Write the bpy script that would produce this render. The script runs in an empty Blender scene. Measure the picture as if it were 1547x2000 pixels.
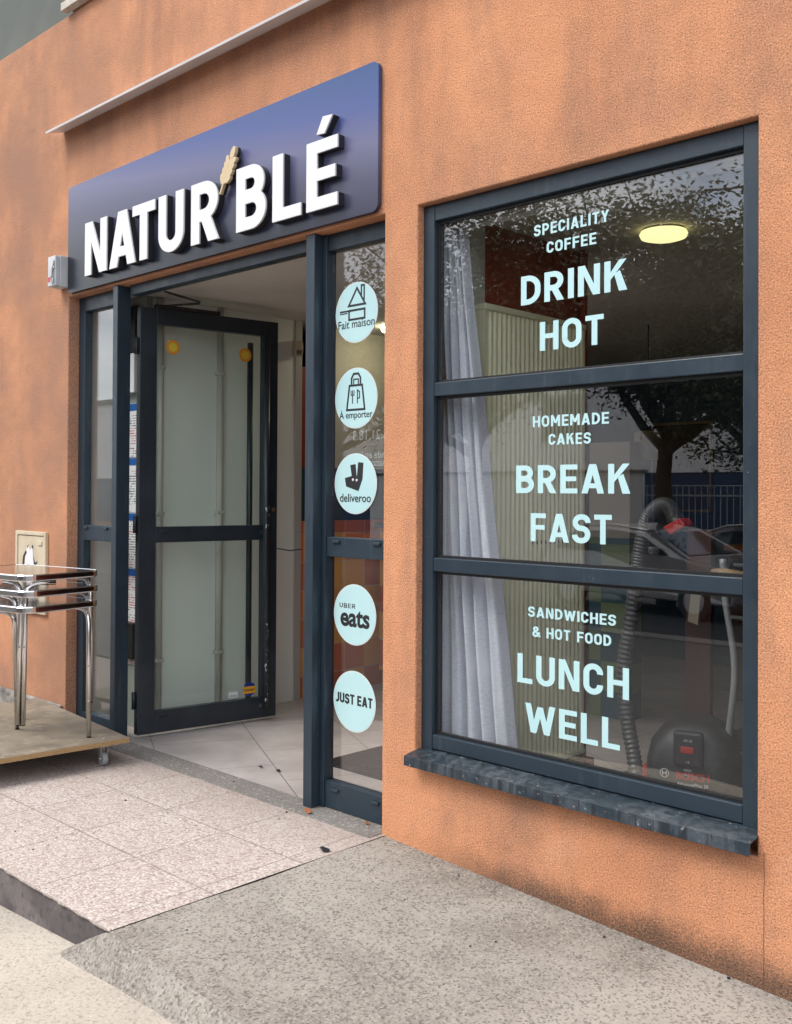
import bpy, bmesh, math, random
from mathutils import Vector, Matrix
R=math.radians
random.seed(7)
sc=bpy.context.scene
# ------------------------------------------------------------------ camera
cam=bpy.data.cameras.new('camera'); co=bpy.data.objects.new('camera',cam); sc.collection.objects.link(co)
yaw,pit,rol=0.805384279,0.0107685636,0.00525787912
f=Vector((-math.cos(yaw)*math.cos(pit),math.sin(yaw)*math.cos(pit),math.sin(pit)))
r0=f.cross(Vector((0,0,1))).normalized(); u0=r0.cross(f)
r_=math.cos(rol)*r0+math.sin(rol)*u0; u_=-math.sin(rol)*r0+math.cos(rol)*u0
m=Matrix((r_,u_,-f)).transposed().to_4x4(); m.translation=Vector((2.998,-3.0425,1.45))
co.matrix_world=m
cam.sensor_width=36; cam.lens=1961.56*36/2000; cam.shift_y=-0.0302; cam.clip_start=.05; cam.clip_end=500
sc.camera=co
# ------------------------------------------------------------------ sky and sun
EL,AZ=R(52),R(205)      # azimuth measured from +y towards +x
w=bpy.data.worlds.new('World'); sc.world=w; w.use_nodes=True
nt=w.node_tree; N=nt.nodes; L=nt.links; bg=N['Background']; bg.inputs[1].default_value=.1
sky=N.new('ShaderNodeTexSky'); sky.sky_type='NISHITA'; sky.sun_disc=False; sky.sun_elevation=EL; sky.sun_rotation=AZ
tc=N.new('ShaderNodeTexCoord'); mp=N.new('ShaderNodeMapping'); mp.inputs['Scale'].default_value=(1,1,2.2)
nz=N.new('ShaderNodeTexNoise'); nz.inputs['Scale'].default_value=2.6; nz.inputs['Detail'].default_value=8; nz.inputs['Roughness'].default_value=.55
cr=N.new('ShaderNodeValToRGB'); cr.color_ramp.elements[0].position=.36; cr.color_ramp.elements[1].position=.52
n2=N.new('ShaderNodeTexNoise'); n2.inputs['Scale'].default_value=5; n2.inputs['Detail'].default_value=6
c2=N.new('ShaderNodeValToRGB'); c2.color_ramp.elements[0].position=.35; c2.color_ramp.elements[1].position=.7
c2.color_ramp.elements[0].color=(5.0,5.4,6.3,1); c2.color_ramp.elements[1].color=(13,13,13.2,1)
mx=N.new('ShaderNodeMix'); mx.data_type='RGBA'
L.new(tc.outputs['Generated'],mp.inputs[0]); L.new(mp.outputs[0],nz.inputs[0]); L.new(mp.outputs[0],n2.inputs[0])
L.new(nz.outputs[0],cr.inputs[0]); L.new(n2.outputs[0],c2.inputs[0])
L.new(cr.outputs[0],mx.inputs[0]); L.new(sky.outputs[0],mx.inputs[6]); L.new(c2.outputs[0],mx.inputs[7]); L.new(mx.outputs[2],bg.inputs[0])
sl=bpy.data.lights.new('sun','SUN'); sl.energy=1.2; sl.angle=R(26); sl.color=(1,.95,.88)
so=bpy.data.objects.new('sun',sl); sc.collection.objects.link(so)
sd=Vector((math.sin(AZ)*math.cos(EL),math.cos(AZ)*math.cos(EL),math.sin(EL)))
so.rotation_euler=sd.to_track_quat('Z','Y').to_euler()
sc.view_settings.view_transform='Standard'; sc.view_settings.look='None'; sc.view_settings.gamma=1; sc.view_settings.exposure=1.17
sc.render.engine='CYCLES'
try:
    sc.cycles.max_bounces=12; sc.cycles.transparent_max_bounces=24; sc.cycles.glossy_bounces=6; sc.cycles.diffuse_bounces=5
except Exception: pass

# ------------------------------------------------------------------ helpers
def lk(o,parent=None):
    sc.collection.objects.link(o)
    if parent: o.parent=parent
    return o
def tag(o,label=None,cat=None,group=None,kind=None):
    if label: o['label']=label
    if cat: o['category']=cat
    if group: o['group']=group
    if kind: o['kind']=kind
    return o
def thing(name,label,cat,loc=(0,0,0),rz=0,group=None,parent=None):
    o=bpy.data.objects.new(name,None); lk(o); o.location=loc; o.rotation_euler=(0,0,rz); o.empty_display_size=.1
    return tag(o,label,cat,group)
def copy_tree(o,parent=None):
    c=o.copy(); sc.collection.objects.link(c); c.parent=parent
    for ch in [x for x in sc.objects if x.parent==o]: copy_tree(ch,c)
    return c
class MB:
    def __init__(s): s.b=bmesh.new()
    def face(s,pts):
        return s.b.faces.new([s.b.verts.new(p) for p in pts])
    def box(s,x0,y0,z0,x1,y1,z1):
        v=[s.b.verts.new(p) for p in((x0,y0,z0),(x1,y0,z0),(x1,y1,z0),(x0,y1,z0),(x0,y0,z1),(x1,y0,z1),(x1,y1,z1),(x0,y1,z1))]
        for q in((3,2,1,0),(4,5,6,7),(0,1,5,4),(1,2,6,5),(2,3,7,6),(3,0,4,7)): s.b.faces.new([v[i] for i in q])
        return s
    def prism(s,poly,fn,d0,d1):
        "poly 2D; fn(u,v,d)->3D"
        a=[s.b.verts.new(fn(u,v,d0)) for u,v in poly]; b=[s.b.verts.new(fn(u,v,d1)) for u,v in poly]; n=len(poly)
        s.b.faces.new(a); s.b.faces.new(b[::-1])
        for i in range(n): s.b.faces.new([a[i],b[i],b[(i+1)%n],a[(i+1)%n]])
        return s
    def tube(s,pts,r,n=10,cap=True,rf=None):
        pts=[Vector(p) for p in pts]; rings=[]; prev=None
        for i,p in enumerate(pts):
            t=((pts[min(i+1,len(pts)-1)]-pts[max(i-1,0)])).normalized()
            if prev is None:
                a=t.orthogonal().normalized()
            else:
                a=(prev-t*prev.dot(t)).normalized()
            prev=a; b=t.cross(a); rr=rf(i) if rf else (r[i] if isinstance(r,(list,tuple)) else r)
            rings.append([s.b.verts.new(p+(a*math.cos(2*math.pi*k/n)+b*math.sin(2*math.pi*k/n))*rr) for k in range(n)])
        for i in range(len(rings)-1):
            for k in range(n):
                q=s.b.faces.new([rings[i][k],rings[i][(k+1)%n],rings[i+1][(k+1)%n],rings[i+1][k]]); q.smooth=True
        if cap: s.b.faces.new(rings[0][::-1]); s.b.faces.new(rings[-1])
        return s
    def lathe(s,prof,c=(0,0,0),n=32):
        rings=[[s.b.verts.new((c[0]+r*math.cos(2*math.pi*k/n),c[1]+r*math.sin(2*math.pi*k/n),c[2]+z)) for k in range(n)] for r,z in prof]
        for i in range(len(rings)-1):
            for k in range(n):
                q=s.b.faces.new([rings[i][k],rings[i][(k+1)%n],rings[i+1][(k+1)%n],rings[i+1][k]]); q.smooth=True
        s.b.faces.new(rings[0][::-1]); s.b.faces.new(rings[-1])
        return s
    def build(s,name,mat,parent=None,bev=0,seg=2,xf=None):
        bmesh.ops.recalc_face_normals(s.b,faces=s.b.faces[:])
        me=bpy.data.meshes.new(name); s.b.to_mesh(me); s.b.free(); me.materials.append(mat)
        o=bpy.data.objects.new(name,me); lk(o,parent)
        if xf: me.transform(xf)
        if bev:
            md=o.modifiers.new('bevel','BEVEL'); md.width=bev; md.segments=seg; md.limit_method='ANGLE'; md.angle_limit=R(40)
        return o
def box(name,mat,parent,*c,bev=0):
    return MB().box(*c).build(name,mat,parent,bev)
# ---- materials
def mat(name,col=(.5,.5,.5),rough=.6,metal=0,coat=0,spec=.5,var=None,bump=None,emit=None,trans=0):
    """var: list of (scale,detail,colour,lo,hi[,stretch]) mixes a colour in by noise; bump: (scale,strength,distance)"""
    m=bpy.data.materials.new(name); m.use_nodes=True; t=m.node_tree; n=t.nodes; l=t.links; p=n['Principled BSDF']
    p.inputs['Base Color'].default_value=(*col,1); p.inputs['Roughness'].default_value=rough; p.inputs['Metallic'].default_value=metal
    p.inputs['Coat Weight'].default_value=coat; p.inputs['Specular IOR Level'].default_value=spec
    if emit: p.inputs['Emission Color'].default_value=(*emit[0],1); p.inputs['Emission Strength'].default_value=emit[1]
    g=n.new('ShaderNodeNewGeometry'); m['_']=0
    cur=None
    for v in (var or []):
        sca,det,c,lo,hi=v[:5]; st=v[5] if len(v)>5 else (1,1,1)
        mp=n.new('ShaderNodeMapping'); mp.inputs['Scale'].default_value=st; l.new(g.outputs['Position'],mp.inputs[0])
        z=n.new('ShaderNodeTexNoise'); z.inputs['Scale'].default_value=sca; z.inputs['Detail'].default_value=det; l.new(mp.outputs[0],z.inputs[0])
        r=n.new('ShaderNodeMapRange'); r.inputs['From Min'].default_value=lo; r.inputs['From Max'].default_value=hi; l.new(z.outputs[0],r.inputs[0])
        x=n.new('ShaderNodeMix'); x.data_type='RGBA'; l.new(r.outputs[0],x.inputs[0])
        if cur is None: x.inputs[6].default_value=(*col,1)
        else: l.new(cur,x.inputs[6])
        x.inputs[7].default_value=(*c,1); cur=x.outputs[2]
    if cur is not None: l.new(cur,p.inputs['Base Color'])
    if bump:
        hs=None
        for (sca,stg,dist) in (bump if isinstance(bump,list) else [bump]):
            z=n.new('ShaderNodeTexNoise'); z.inputs['Scale'].default_value=sca; z.inputs['Detail'].default_value=4; l.new(g.outputs['Position'],z.inputs[0])
            b=n.new('ShaderNodeBump'); b.inputs['Strength'].default_value=stg; b.inputs['Distance'].default_value=dist; l.new(z.outputs[0],b.inputs['Height'])
            if hs: l.new(hs,b.inputs['Normal'])
            hs=b.outputs[0]
        l.new(hs,p.inputs['Normal'])
    m['out']=1
    return m
def nodes(m): return m.node_tree.nodes, m.node_tree.links, m.node_tree.nodes['Principled BSDF']
def col_in(m):
    n,l,p=nodes(m); i=p.inputs['Base Color']
    return i.links[0].from_socket if i.links else None
def mth(n,l,op,a,b=None,clamp=False):
    q=n.new('ShaderNodeMath'); q.operation=op; q.use_clamp=clamp
    for i,v in enumerate((a,b)):
        if v is None: continue
        if isinstance(v,(int,float)): q.inputs[i].default_value=v
        else: l.new(v,q.inputs[i])
    return q.outputs[0]
def mixc(n,l,fac,a,b):
    x=n.new('ShaderNodeMix'); x.data_type='RGBA'
    for i,v in ((0,fac),(6,a),(7,b)):
        if isinstance(v,tuple): x.inputs[i].default_value=(*v,1) if len(v)==3 else v
        elif isinstance(v,(int,float)): x.inputs[i].default_value=v
        else: l.new(v,x.inputs[i])
    return x.outputs[2]
def noise(n,l,vec,scale,det=4,rough=.5,st=None):
    if st:
        mp=n.new('ShaderNodeMapping'); mp.inputs['Scale'].default_value=st; l.new(vec,mp.inputs[0]); vec=mp.outputs[0]
    z=n.new('ShaderNodeTexNoise'); z.inputs['Scale'].default_value=scale; z.inputs['Detail'].default_value=det; z.inputs['Roughness'].default_value=rough; l.new(vec,z.inputs[0]); return z.outputs[0]
def rng(n,l,v,a,b,c=0,d=1,smooth=False):
    r=n.new('ShaderNodeMapRange'); r.inputs[1].default_value=a; r.inputs[2].default_value=b; r.inputs[3].default_value=c; r.inputs[4].default_value=d
    if smooth: r.interpolation_type='SMOOTHSTEP'
    l.new(v,r.inputs[0]); return r.outputs[0]

# rough-cast render
def render_mat():
    m=mat('orange_render',(.56,.215,.09),.95,spec=.2); n,l,p=nodes(m); g=n.new('ShaderNodeNewGeometry').outputs['Position']
    sx=n.new('ShaderNodeSeparateXYZ'); l.new(g,sx.inputs[0]); X,Y,Z=sx.outputs
    big=rng(n,l,noise(n,l,g,1.3,5,.6),.35,.68); c=mixc(n,l,big,(.72,.335,.172),(.55,.245,.128))
    dirt_shade=rng(n,l,noise(n,l,g,2.2,7,.7,(1,1,.45)),.47,.70); c=mixc(n,l,mth(n,l,'MULTIPLY',dirt_shade,.7),c,(.29,.165,.115))
    st=rng(n,l,noise(n,l,g,3.2,6,.65,(1,1,.13)),.50,.72); top=rng(n,l,Z,2.3,3.6,.12,1)
    c=mixc(n,l,mth(n,l,'MULTIPLY',mth(n,l,'MULTIPLY',st,top),.55),c,(.26,.125,.085))
    sm=rng(n,l,noise(n,l,g,11,6,.7),.55,.75); c=mixc(n,l,mth(n,l,'MULTIPLY',sm,.3),c,(.36,.18,.115))
    pl=rng(n,l,noise(n,l,g,1.8,6,.7),.58,.74); c=mixc(n,l,mth(n,l,'MULTIPLY',pl,.35),c,(.80,.43,.27))
    # streaky darker band just below the metal ledge
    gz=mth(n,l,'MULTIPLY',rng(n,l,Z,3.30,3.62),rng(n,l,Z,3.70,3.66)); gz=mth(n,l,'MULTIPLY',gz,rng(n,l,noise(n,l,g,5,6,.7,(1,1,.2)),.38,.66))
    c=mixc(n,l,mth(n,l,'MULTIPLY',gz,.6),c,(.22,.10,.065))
    # paler duller paint towards the left end of the front
    left=rng(n,l,X,.2,-3.2); dl=mth(n,l,'MULTIPLY',left,rng(n,l,noise(n,l,g,1.3,6,.7),.36,.62,.25,.95)); c=mixc(n,l,dl,c,(.36,.20,.135))
    grain=rng(n,l,noise(n,l,g,170,3,.6),.30,.72); c=mixc(n,l,mth(n,l,'MULTIPLY',rng(n,l,grain,.45,.0),.8),c,(.17,.07,.04))
    c=mixc(n,l,mth(n,l,'MULTIPLY',rng(n,l,grain,.60,1.0),.7),c,(.82,.46,.28))
    # rain-splash mould line along the foot right of the doorway
    base=mth(n,l,'MULTIPLY_ADD',X,-.05); base=mth(n,l,'MULTIPLY',X,-.05)
    h=mth(n,l,'SUBTRACT',Z,base)
    wob=mth(n,l,'MULTIPLY',mth(n,l,'SUBTRACT',noise(n,l,g,5,6,.7),.5),.16)
    hh=mth(n,l,'ADD',mth(n,l,'SUBTRACT',h,mth(n,l,'MULTIPLY',X,.028)),wob); band=rng(n,l,mth(n,l,'ADD',hh,mth(n,l,'MULTIPLY',mth(n,l,'SUBTRACT',noise(n,l,g,120,4,.7),.5),.16)),.095,-.015,0,1,True)
    xr=rng(n,l,X,.15,.75); mf=mth(n,l,'MULTIPLY',mth(n,l,'MULTIPLY',band,xr),rng(n,l,noise(n,l,g,150,3,.7),.35,.6,.55,1.0))
    c=mixc(n,l,mth(n,l,'MULTIPLY',mf,.93),c,(.05,.043,.036))
    cr_=mth(n,l,'LESS_THAN',mth(n,l,'ABSOLUTE',mth(n,l,'SUBTRACT',mth(n,l,'ADD',X,mth(n,l,'MULTIPLY',noise(n,l,g,9,3),.012)),1.668)),.0016); cr_=mth(n,l,'MULTIPLY',cr_,mth(n,l,'LESS_THAN',Z,.34)); c=mixc(n,l,mth(n,l,'MULTIPLY',cr_,.75),c,(.10,.05,.035))
    # small grey stain spots at the window head
    sp=rng(n,l,noise(n,l,g,9,5,.65),.60,.72); zz=mth(n,l,'MULTIPLY',rng(n,l,Z,2.60,2.66),rng(n,l,Z,2.86,2.70)); zz=mth(n,l,'MULTIPLY',zz,rng(n,l,X,.1,.6))
    c=mixc(n,l,mth(n,l,'MULTIPLY',mth(n,l,'MULTIPLY',sp,zz),.75),c,(.16,.10,.075))
    l.new(c,p.inputs['Base Color'])
    b=n.new('ShaderNodeBump'); b.inputs['Strength'].default_value=.85; b.inputs['Distance'].default_value=.0036
    v=n.new('ShaderNodeTexVoronoi'); v.inputs['Scale'].default_value=190; l.new(g,v.inputs[0])
    hgt=mth(n,l,'ADD',mth(n,l,'MULTIPLY',noise(n,l,g,165,5,.75),.9),mth(n,l,'MULTIPLY',v.outputs[0],-.5)); l.new(hgt,b.inputs['Height'])
    b2=n.new('ShaderNodeBump'); b2.inputs['Strength'].default_value=.35; b2.inputs['Distance'].default_value=.02; l.new(noise(n,l,g,7,3),b2.inputs['Height']); l.new(b2.outputs[0],b.inputs['Normal'])
    l.new(b.outputs[0],p.inputs['Normal']); return m
def terrazzo_mat():
    m=mat('washed_aggregate',(.6,.5,.45),.75,spec=.3); n,l,p=nodes(m); g=n.new('ShaderNodeNewGeometry').outputs['Position']
    v=n.new('ShaderNodeTexVoronoi'); v.inputs['Scale'].default_value=105; l.new(g,v.inputs[0])
    r=n.new('ShaderNodeValToRGB'); e=r.color_ramp.elements; e[0].position=0; e[0].color=(.62,.565,.52,1); e[1].position=1; e[1].color=(.45,.375,.33,1)
    for po,cc in ((.30,(.70,.66,.62,1)),(.52,(.56,.485,.43,1)),(.72,(.45,.375,.33,1)),(.86,(.27,.19,.16,1)),(.93,(.55,.47,.43,1))):
        q=e.new(po); q.color=cc
    sp=n.new('ShaderNodeSeparateColor'); l.new(v.outputs['Color'],sp.inputs[0]); l.new(sp.outputs[0],r.inputs[0])
    edge=rng(n,l,v.outputs['Distance'],.30,.75); c=mixc(n,l,mth(n,l,'MULTIPLY',edge,.7),r.outputs[0],(.40,.33,.30))
    c=mixc(n,l,rng(n,l,noise(n,l,g,2.0,5,.6),.42,.72,0,.35),c,(.40,.33,.29))
    sx=n.new('ShaderNodeSeparateXYZ'); l.new(g,sx.inputs[0])
    # worn grey dirt plus painted-in shade by the threshold and dolly
    d=mth(n,l,'ADD',sx.outputs[1],mth(n,l,'MULTIPLY',mth(n,l,'SUBTRACT',noise(n,l,g,6,5,.7),.5),.25)); dirt_shade=rng(n,l,d,-.42,.02)
    dirt_shade=mth(n,l,'MAXIMUM',dirt_shade,rng(n,l,mth(n,l,'ADD',sx.outputs[0],mth(n,l,'MULTIPLY',d,-1.4)),-.75,-1.9,0,.8))
    c=mixc(n,l,mth(n,l,'MULTIPLY',dirt_shade,.62),c,(.25,.20,.17))
    bt=n.new('ShaderNodeTexBrick'); bt.offset=0; bt.inputs['Scale'].default_value=1; bt.inputs['Brick Width'].default_value=.43; bt.inputs['Row Height'].default_value=.4222; bt.inputs['Mortar Size'].default_value=.0042; bt.inputs['Mortar Smooth'].default_value=.4
    mp=n.new('ShaderNodeMapping'); mp.inputs['Location'].default_value=(.50+.43*40,.0305+.4222*40,0); l.new(g,mp.inputs[0]); l.new(mp.outputs[0],bt.inputs[0])
    bt.inputs['Color1'].default_value=(0,0,0,1); bt.inputs['Color2'].default_value=(1,1,1,1); tn=n.new('ShaderNodeSeparateColor'); l.new(bt.outputs['Color'],tn.inputs[0]); c=mixc(n,l,mth(n,l,'MULTIPLY',tn.outputs[0],.22),c,(.36,.29,.25))
    c=mixc(n,l,rng(n,l,noise(n,l,g,14,6,.75),.60,.74,0,.45),c,(.22,.18,.155))
    c=mixc(n,l,mth(n,l,'MULTIPLY',bt.outputs['Fac'],.6),c,(.20,.165,.145)); l.new(c,p.inputs['Base Color'])
    b=n.new('ShaderNodeBump'); b.inputs['Strength'].default_value=.8; b.inputs['Distance'].default_value=.003
    hgt=mth(n,l,'SUBTRACT',mth(n,l,'MULTIPLY',v.outputs['Distance'],-1),bt.outputs['Fac']); l.new(hgt,b.inputs['Height']); l.new(b.outputs[0],p.inputs['Normal']); return m
def concrete_mat(name,a,b_,dark,scale=60,lightness=None,joint=None):
    m=mat(name,a,.9,spec=.25); n,l,p=nodes(m); g=n.new('ShaderNodeNewGeometry').outputs['Position']
    c=mixc(n,l,rng(n,l,noise(n,l,g,1.6,6,.65),.36,.64),a,b_)
    c=mixc(n,l,mth(n,l,'MULTIPLY',rng(n,l,noise(n,l,g,scale,5,.75),.50,.66),.8),c,dark)
    c=mixc(n,l,mth(n,l,'MULTIPLY',rng(n,l,noise(n,l,g,scale*1.7,3,.7),.56,.70),.45),c,tuple(min(.9,q*1.5) for q in a))
    if joint:
        sx=n.new('ShaderNodeSeparateXYZ'); l.new(g,sx.inputs[0]); dd=mth(n,l,'ADD',sx.outputs[1],mth(n,l,'MULTIPLY',noise(n,l,g,1.5,5,.6),.5)); c=mixc(n,l,rng(n,l,dd,-.45,.20,0,.55),c,(.14,.122,.10))
        c=mixc(n,l,mth(n,l,'MULTIPLY',rng(n,l,noise(n,l,g,.9,5,.6),.42,.62),.8),c,(.40,.37,.325)); c=mixc(n,l,mth(n,l,'MULTIPLY',rng(n,l,noise(n,l,g,3.2,6,.65),.5,.72),.28),c,(.12,.105,.09))
        v=n.new('ShaderNodeTexVoronoi'); v.inputs['Scale'].default_value=135; l.new(g,v.inputs[0]); q=n.new('ShaderNodeSeparateColor'); l.new(v.outputs['Color'],q.inputs[0])
        c=mixc(n,l,rng(n,l,q.outputs[0],.60,.95,0,.6),c,tuple(min(.9,z*1.3) for z in a)); c=mixc(n,l,rng(n,l,q.outputs[1],.64,.95,0,.65),c,dark)
    v=n.new('ShaderNodeTexVoronoi'); v.inputs['Scale'].default_value=11; l.new(g,v.inputs[0])
    c=mixc(n,l,rng(n,l,v.outputs['Distance'],.075,.05,0,.7),c,tuple(q*.35 for q in a))
    l.new(c,p.inputs['Base Color'])
    b=n.new('ShaderNodeBump'); b.inputs['Strength'].default_value=.8; b.inputs['Distance'].default_value=.004; l.new(noise(n,l,g,scale*1.2,6,.7),b.inputs['Height']); l.new(b.outputs[0],p.inputs['Normal']); return m
def tiles_mat(name,colors,w_,h_,off=(0,0,0),axes='yz',mortar=.004,rough=.3,mc=(.5,.42,.3)):
    m=mat(name,colors[0],rough); n,l,p=nodes(m); g=n.new('ShaderNodeNewGeometry').outputs['Position']
    sx=n.new('ShaderNodeSeparateXYZ'); l.new(g,sx.inputs[0]); ax={'x':0,'y':1,'z':2}
    cb=n.new('ShaderNodeCombineXYZ')
    fu=mth(n,l,'DIVIDE',mth(n,l,'ADD',sx.outputs[ax[axes[0]]],off[0]+w_*50),w_); fv=mth(n,l,'DIVIDE',mth(n,l,'ADD',sx.outputs[ax[axes[1]]],off[1]+h_*50),h_)
    iu=mth(n,l,'FLOOR',fu); iv=mth(n,l,'FLOOR',fv); l.new(iu,cb.inputs[0]); l.new(iv,cb.inputs[1])
    wn=n.new('ShaderNodeTexWhiteNoise'); l.new(cb.outputs[0],wn.inputs[0])
    chk=mth(n,l,'MODULO',mth(n,l,'ADD',iu,iv),2)
    r=n.new('ShaderNodeValToRGB'); r.color_ramp.interpolation='CONSTANT'; e=r.color_ramp.elements
    k=len(colors)//2
    e[0].color=(*colors[0],1); e[1].position=.5; e[1].color=(*colors[min(1,len(colors)-1)],1)
    q=mth(n,l,'ADD',mth(n,l,'MULTIPLY',chk,.5),mth(n,l,'MULTIPLY',wn.outputs[0],.49)); 
    for i in range(len(colors)):
        if i==0: continue
        if i==1: e[1].position=1/len(colors); continue
        z=e.new(i/len(colors)); z.color=(*colors[i],1)
    l.new(q,r.inputs[0])
    du=mth(n,l,'ABSOLUTE',mth(n,l,'SUBTRACT',mth(n,l,'FRACT',fu),.5)); dv=mth(n,l,'ABSOLUTE',mth(n,l,'SUBTRACT',mth(n,l,'FRACT',fv),.5))
    mo=mth(n,l,'MAXIMUM',rng(n,l,du,.5-mortar/w_,.5),rng(n,l,dv,.5-mortar/h_,.5)); mo=mth(n,l,'GREATER_THAN',mo,.05)
    l.new(mixc(n,l,mo,r.outputs[0],mc),p.inputs['Base Color']); return m
def glass_mat(name,tint=(.93,.96,.94),f0=.05,rough=0.0):
    m=bpy.data.materials.new(name); m.use_nodes=True; t=m.node_tree; n=t.nodes; l=t.links; n.clear()
    o=n.new('ShaderNodeOutputMaterial'); tr=n.new('ShaderNodeBsdfTransparent'); tr.inputs[0].default_value=(*tint,1)
    gl=n.new('ShaderNodeBsdfGlossy'); gl.inputs['Roughness'].default_value=rough; gl.inputs[0].default_value=(1,1,1,1)
    g=n.new('ShaderNodeNewGeometry'); d=n.new('ShaderNodeVectorMath'); d.operation='DOT_PRODUCT'; l.new(g.outputs['Normal'],d.inputs[0]); l.new(g.outputs['Incoming'],d.inputs[1])
    a=mth(n,l,'ABSOLUTE',d.outputs['Value']); a=mth(n,l,'SUBTRACT',1.0,a); a=mth(n,l,'POWER',a,5.0); a=mth(n,l,'ADD',mth(n,l,'MULTIPLY',a,1-f0),f0,True)
    mx=n.new('ShaderNodeMixShader'); l.new(a,mx.inputs[0]); l.new(tr.outputs[0],mx.inputs[1]); l.new(gl.outputs[0],mx.inputs[2]); l.new(mx.outputs[0],o.inputs[0]); return m
def anthracite():
    m=mat('anthracite_aluminium',(.030,.042,.054),.38,spec=.5); n,l,p=nodes(m); g=n.new('ShaderNodeNewGeometry').outputs['Position']
    c=mixc(n,l,rng(n,l,noise(n,l,g,3,6,.6),.35,.75,0,.5),(.015,.029,.043),(.030,.047,.063))
    streak=rng(n,l,noise(n,l,g,40,4,.6,(1,1,.08)),.58,.70,0,.45); c=mixc(n,l,streak,c,(.05,.07,.09))
    c=mixc(n,l,rng(n,l,noise(n,l,g,130,2),.72,.78,0,.6),c,(.25,.25,.25)); l.new(c,p.inputs['Base Color'])
    l.new(rng(n,l,noise(n,l,g,14,5,.7),.3,.7,.30,.52),p.inputs['Roughness']); return m
def sill_mat():
    m=mat('weathered_sill_paint',(.04,.055,.07),.42); n,l,p=nodes(m); g=n.new('ShaderNodeNewGeometry').outputs['Position']
    c=mixc(n,l,rng(n,l,noise(n,l,g,9,7,.7),.42,.68),(.017,.030,.042),(.075,.09,.105))
    c=mixc(n,l,rng(n,l,noise(n,l,g,34,5,.7,(1,1,.06)),.48,.56,0,.9),c,(.012,.018,.024))
    c=mixc(n,l,rng(n,l,noise(n,l,g,75,3),.67,.73,0,.7),c,(.35,.36,.37)); l.new(c,p.inputs['Base Color']); return m
ORANGE=render_mat(); TERR=terrazzo_mat()
RAMP=concrete_mat('aggregate_concrete',(.32,.29,.255),(.225,.202,.175),(.085,.073,.062),48,joint=1)
SLAB=concrete_mat('smooth_concrete',(.52,.47,.395),(.42,.375,.32),(.22,.19,.16),70)
CURBF=mat('curb_face_cement',(.10,.085,.085),.85,var=[(4,6,(.20,.175,.17),.5,.7),(25,5,(.05,.045,.045),.5,.75)],bump=(30,.6,.006))
CEM=mat('grey_cement',(.19,.175,.16),.9,var=[(5,6,(.15,.135,.12),.4,.7),(60,4,(.4,.37,.33),.55,.75)],bump=(70,.7,.004))
ASPH=mat('asphalt',(.05,.05,.052),.85,var=[(.8,5,(.09,.088,.085),.4,.7),(80,3,(.13,.13,.13),.6,.75)],bump=(90,.6,.004))
AN=anthracite(); ANS=sill_mat()
DARK=mat('black_rubber',(.012,.012,.013),.5)
BLACKP=mat('black_plastic',(.018,.018,.02),.45,var=[(40,3,(.04,.04,.042),.5,.8)])
GLASS=glass_mat('window_glass',(.975,.985,.98),.085); DGLASS=glass_mat('door_glass',(.95,.985,.965),.02)
WHITE=mat('white_letter_acrylic',(.72,.72,.72),.4); VINYL=mat('pale_blue_vinyl',(.47,.69,.70),.5,var=[(5,4,(.43,.66,.68),.4,.7)])
VINRIM=mat('white_vinyl',(.62,.68,.68),.5); INK=mat('dark_print',(.020,.019,.022),.5)
WALLI=mat('interior_white_paint',(.52,.50,.45),.8,var=[(2,4,(.44,.42,.37),.4,.7)]); CEIL=mat('ceiling_paint',(.62,.58,.51),.9,var=[(1.5,4,(.52,.48,.42),.4,.7)])
RED=mat('dark_red_wall_paint',(.26,.03,.018),.6,var=[(3,4,(.19,.022,.014),.4,.7)])
STEEL=mat('brushed_stainless_steel',(.80,.79,.78),.16,metal=1,var=[(300,2,(.68,.67,.66),.4,.7,(1,1,.1))]); 
ALU=mat('satin_aluminium',(.60,.60,.60),.35,metal=1); GALV=mat('galvanised_steel',(.50,.49,.47),.45,metal=.8,var=[(8,5,(.36,.35,.33),.4,.7)])

# ------------------------------------------------------------------ ground
def grid_sheet(name,mt,fn,x0,x1,y0,y1,nx,ny,kind='structure',solid=0):
    b=bmesh.new(); V=[[b.verts.new((x,y,fn(x,y))) for x in [x0+(x1-x0)*i/nx for i in range(nx+1)]] for y in [y0+(y1-y0)*j/ny for j in range(ny+1)]]
    for j in range(ny):
        for i in range(nx): b.faces.new([V[j][i],V[j][i+1],V[j+1][i+1],V[j+1][i]])
    me=bpy.data.meshes.new(name); b.to_mesh(me); b.free(); me.materials.append(mt); o=lk(bpy.data.objects.new(name,me)); tag(o,kind=kind); return o
# entrance terrace: slabs + its rough curb face
mb=MB()
random.seed(3)
xs=[-9+i*(9.022/60) for i in range(61)]
o=MB().box(-9,-1.288,-.5,.022,.05,-.0105).build('terrace',CURBF); tag(o,kind='structure')
b=bmesh.new(); n_=150; prev=None
for i in range(n_+1):
    x=-9+9.022*(i/n_)**.6 if i<n_ else .022
    j=random.uniform(-.006,.006)
    c=[b.verts.new(q) for q in((x,.05,0),(x,-1.292+j,0),(x,-1.297+j,-.003),(x,-1.295+j,-.008),(x,-1.27,-.010))]
    if prev:
        for k in range(4): b.faces.new([prev[k],c[k],c[k+1],prev[k+1]])
    prev=c
me=bpy.data.meshes.new('terrace_paving'); b.to_mesh(me); b.free(); me.materials.append(TERR); tag(lk(bpy.data.objects.new('terrace_paving',me)),kind='structure')
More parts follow.
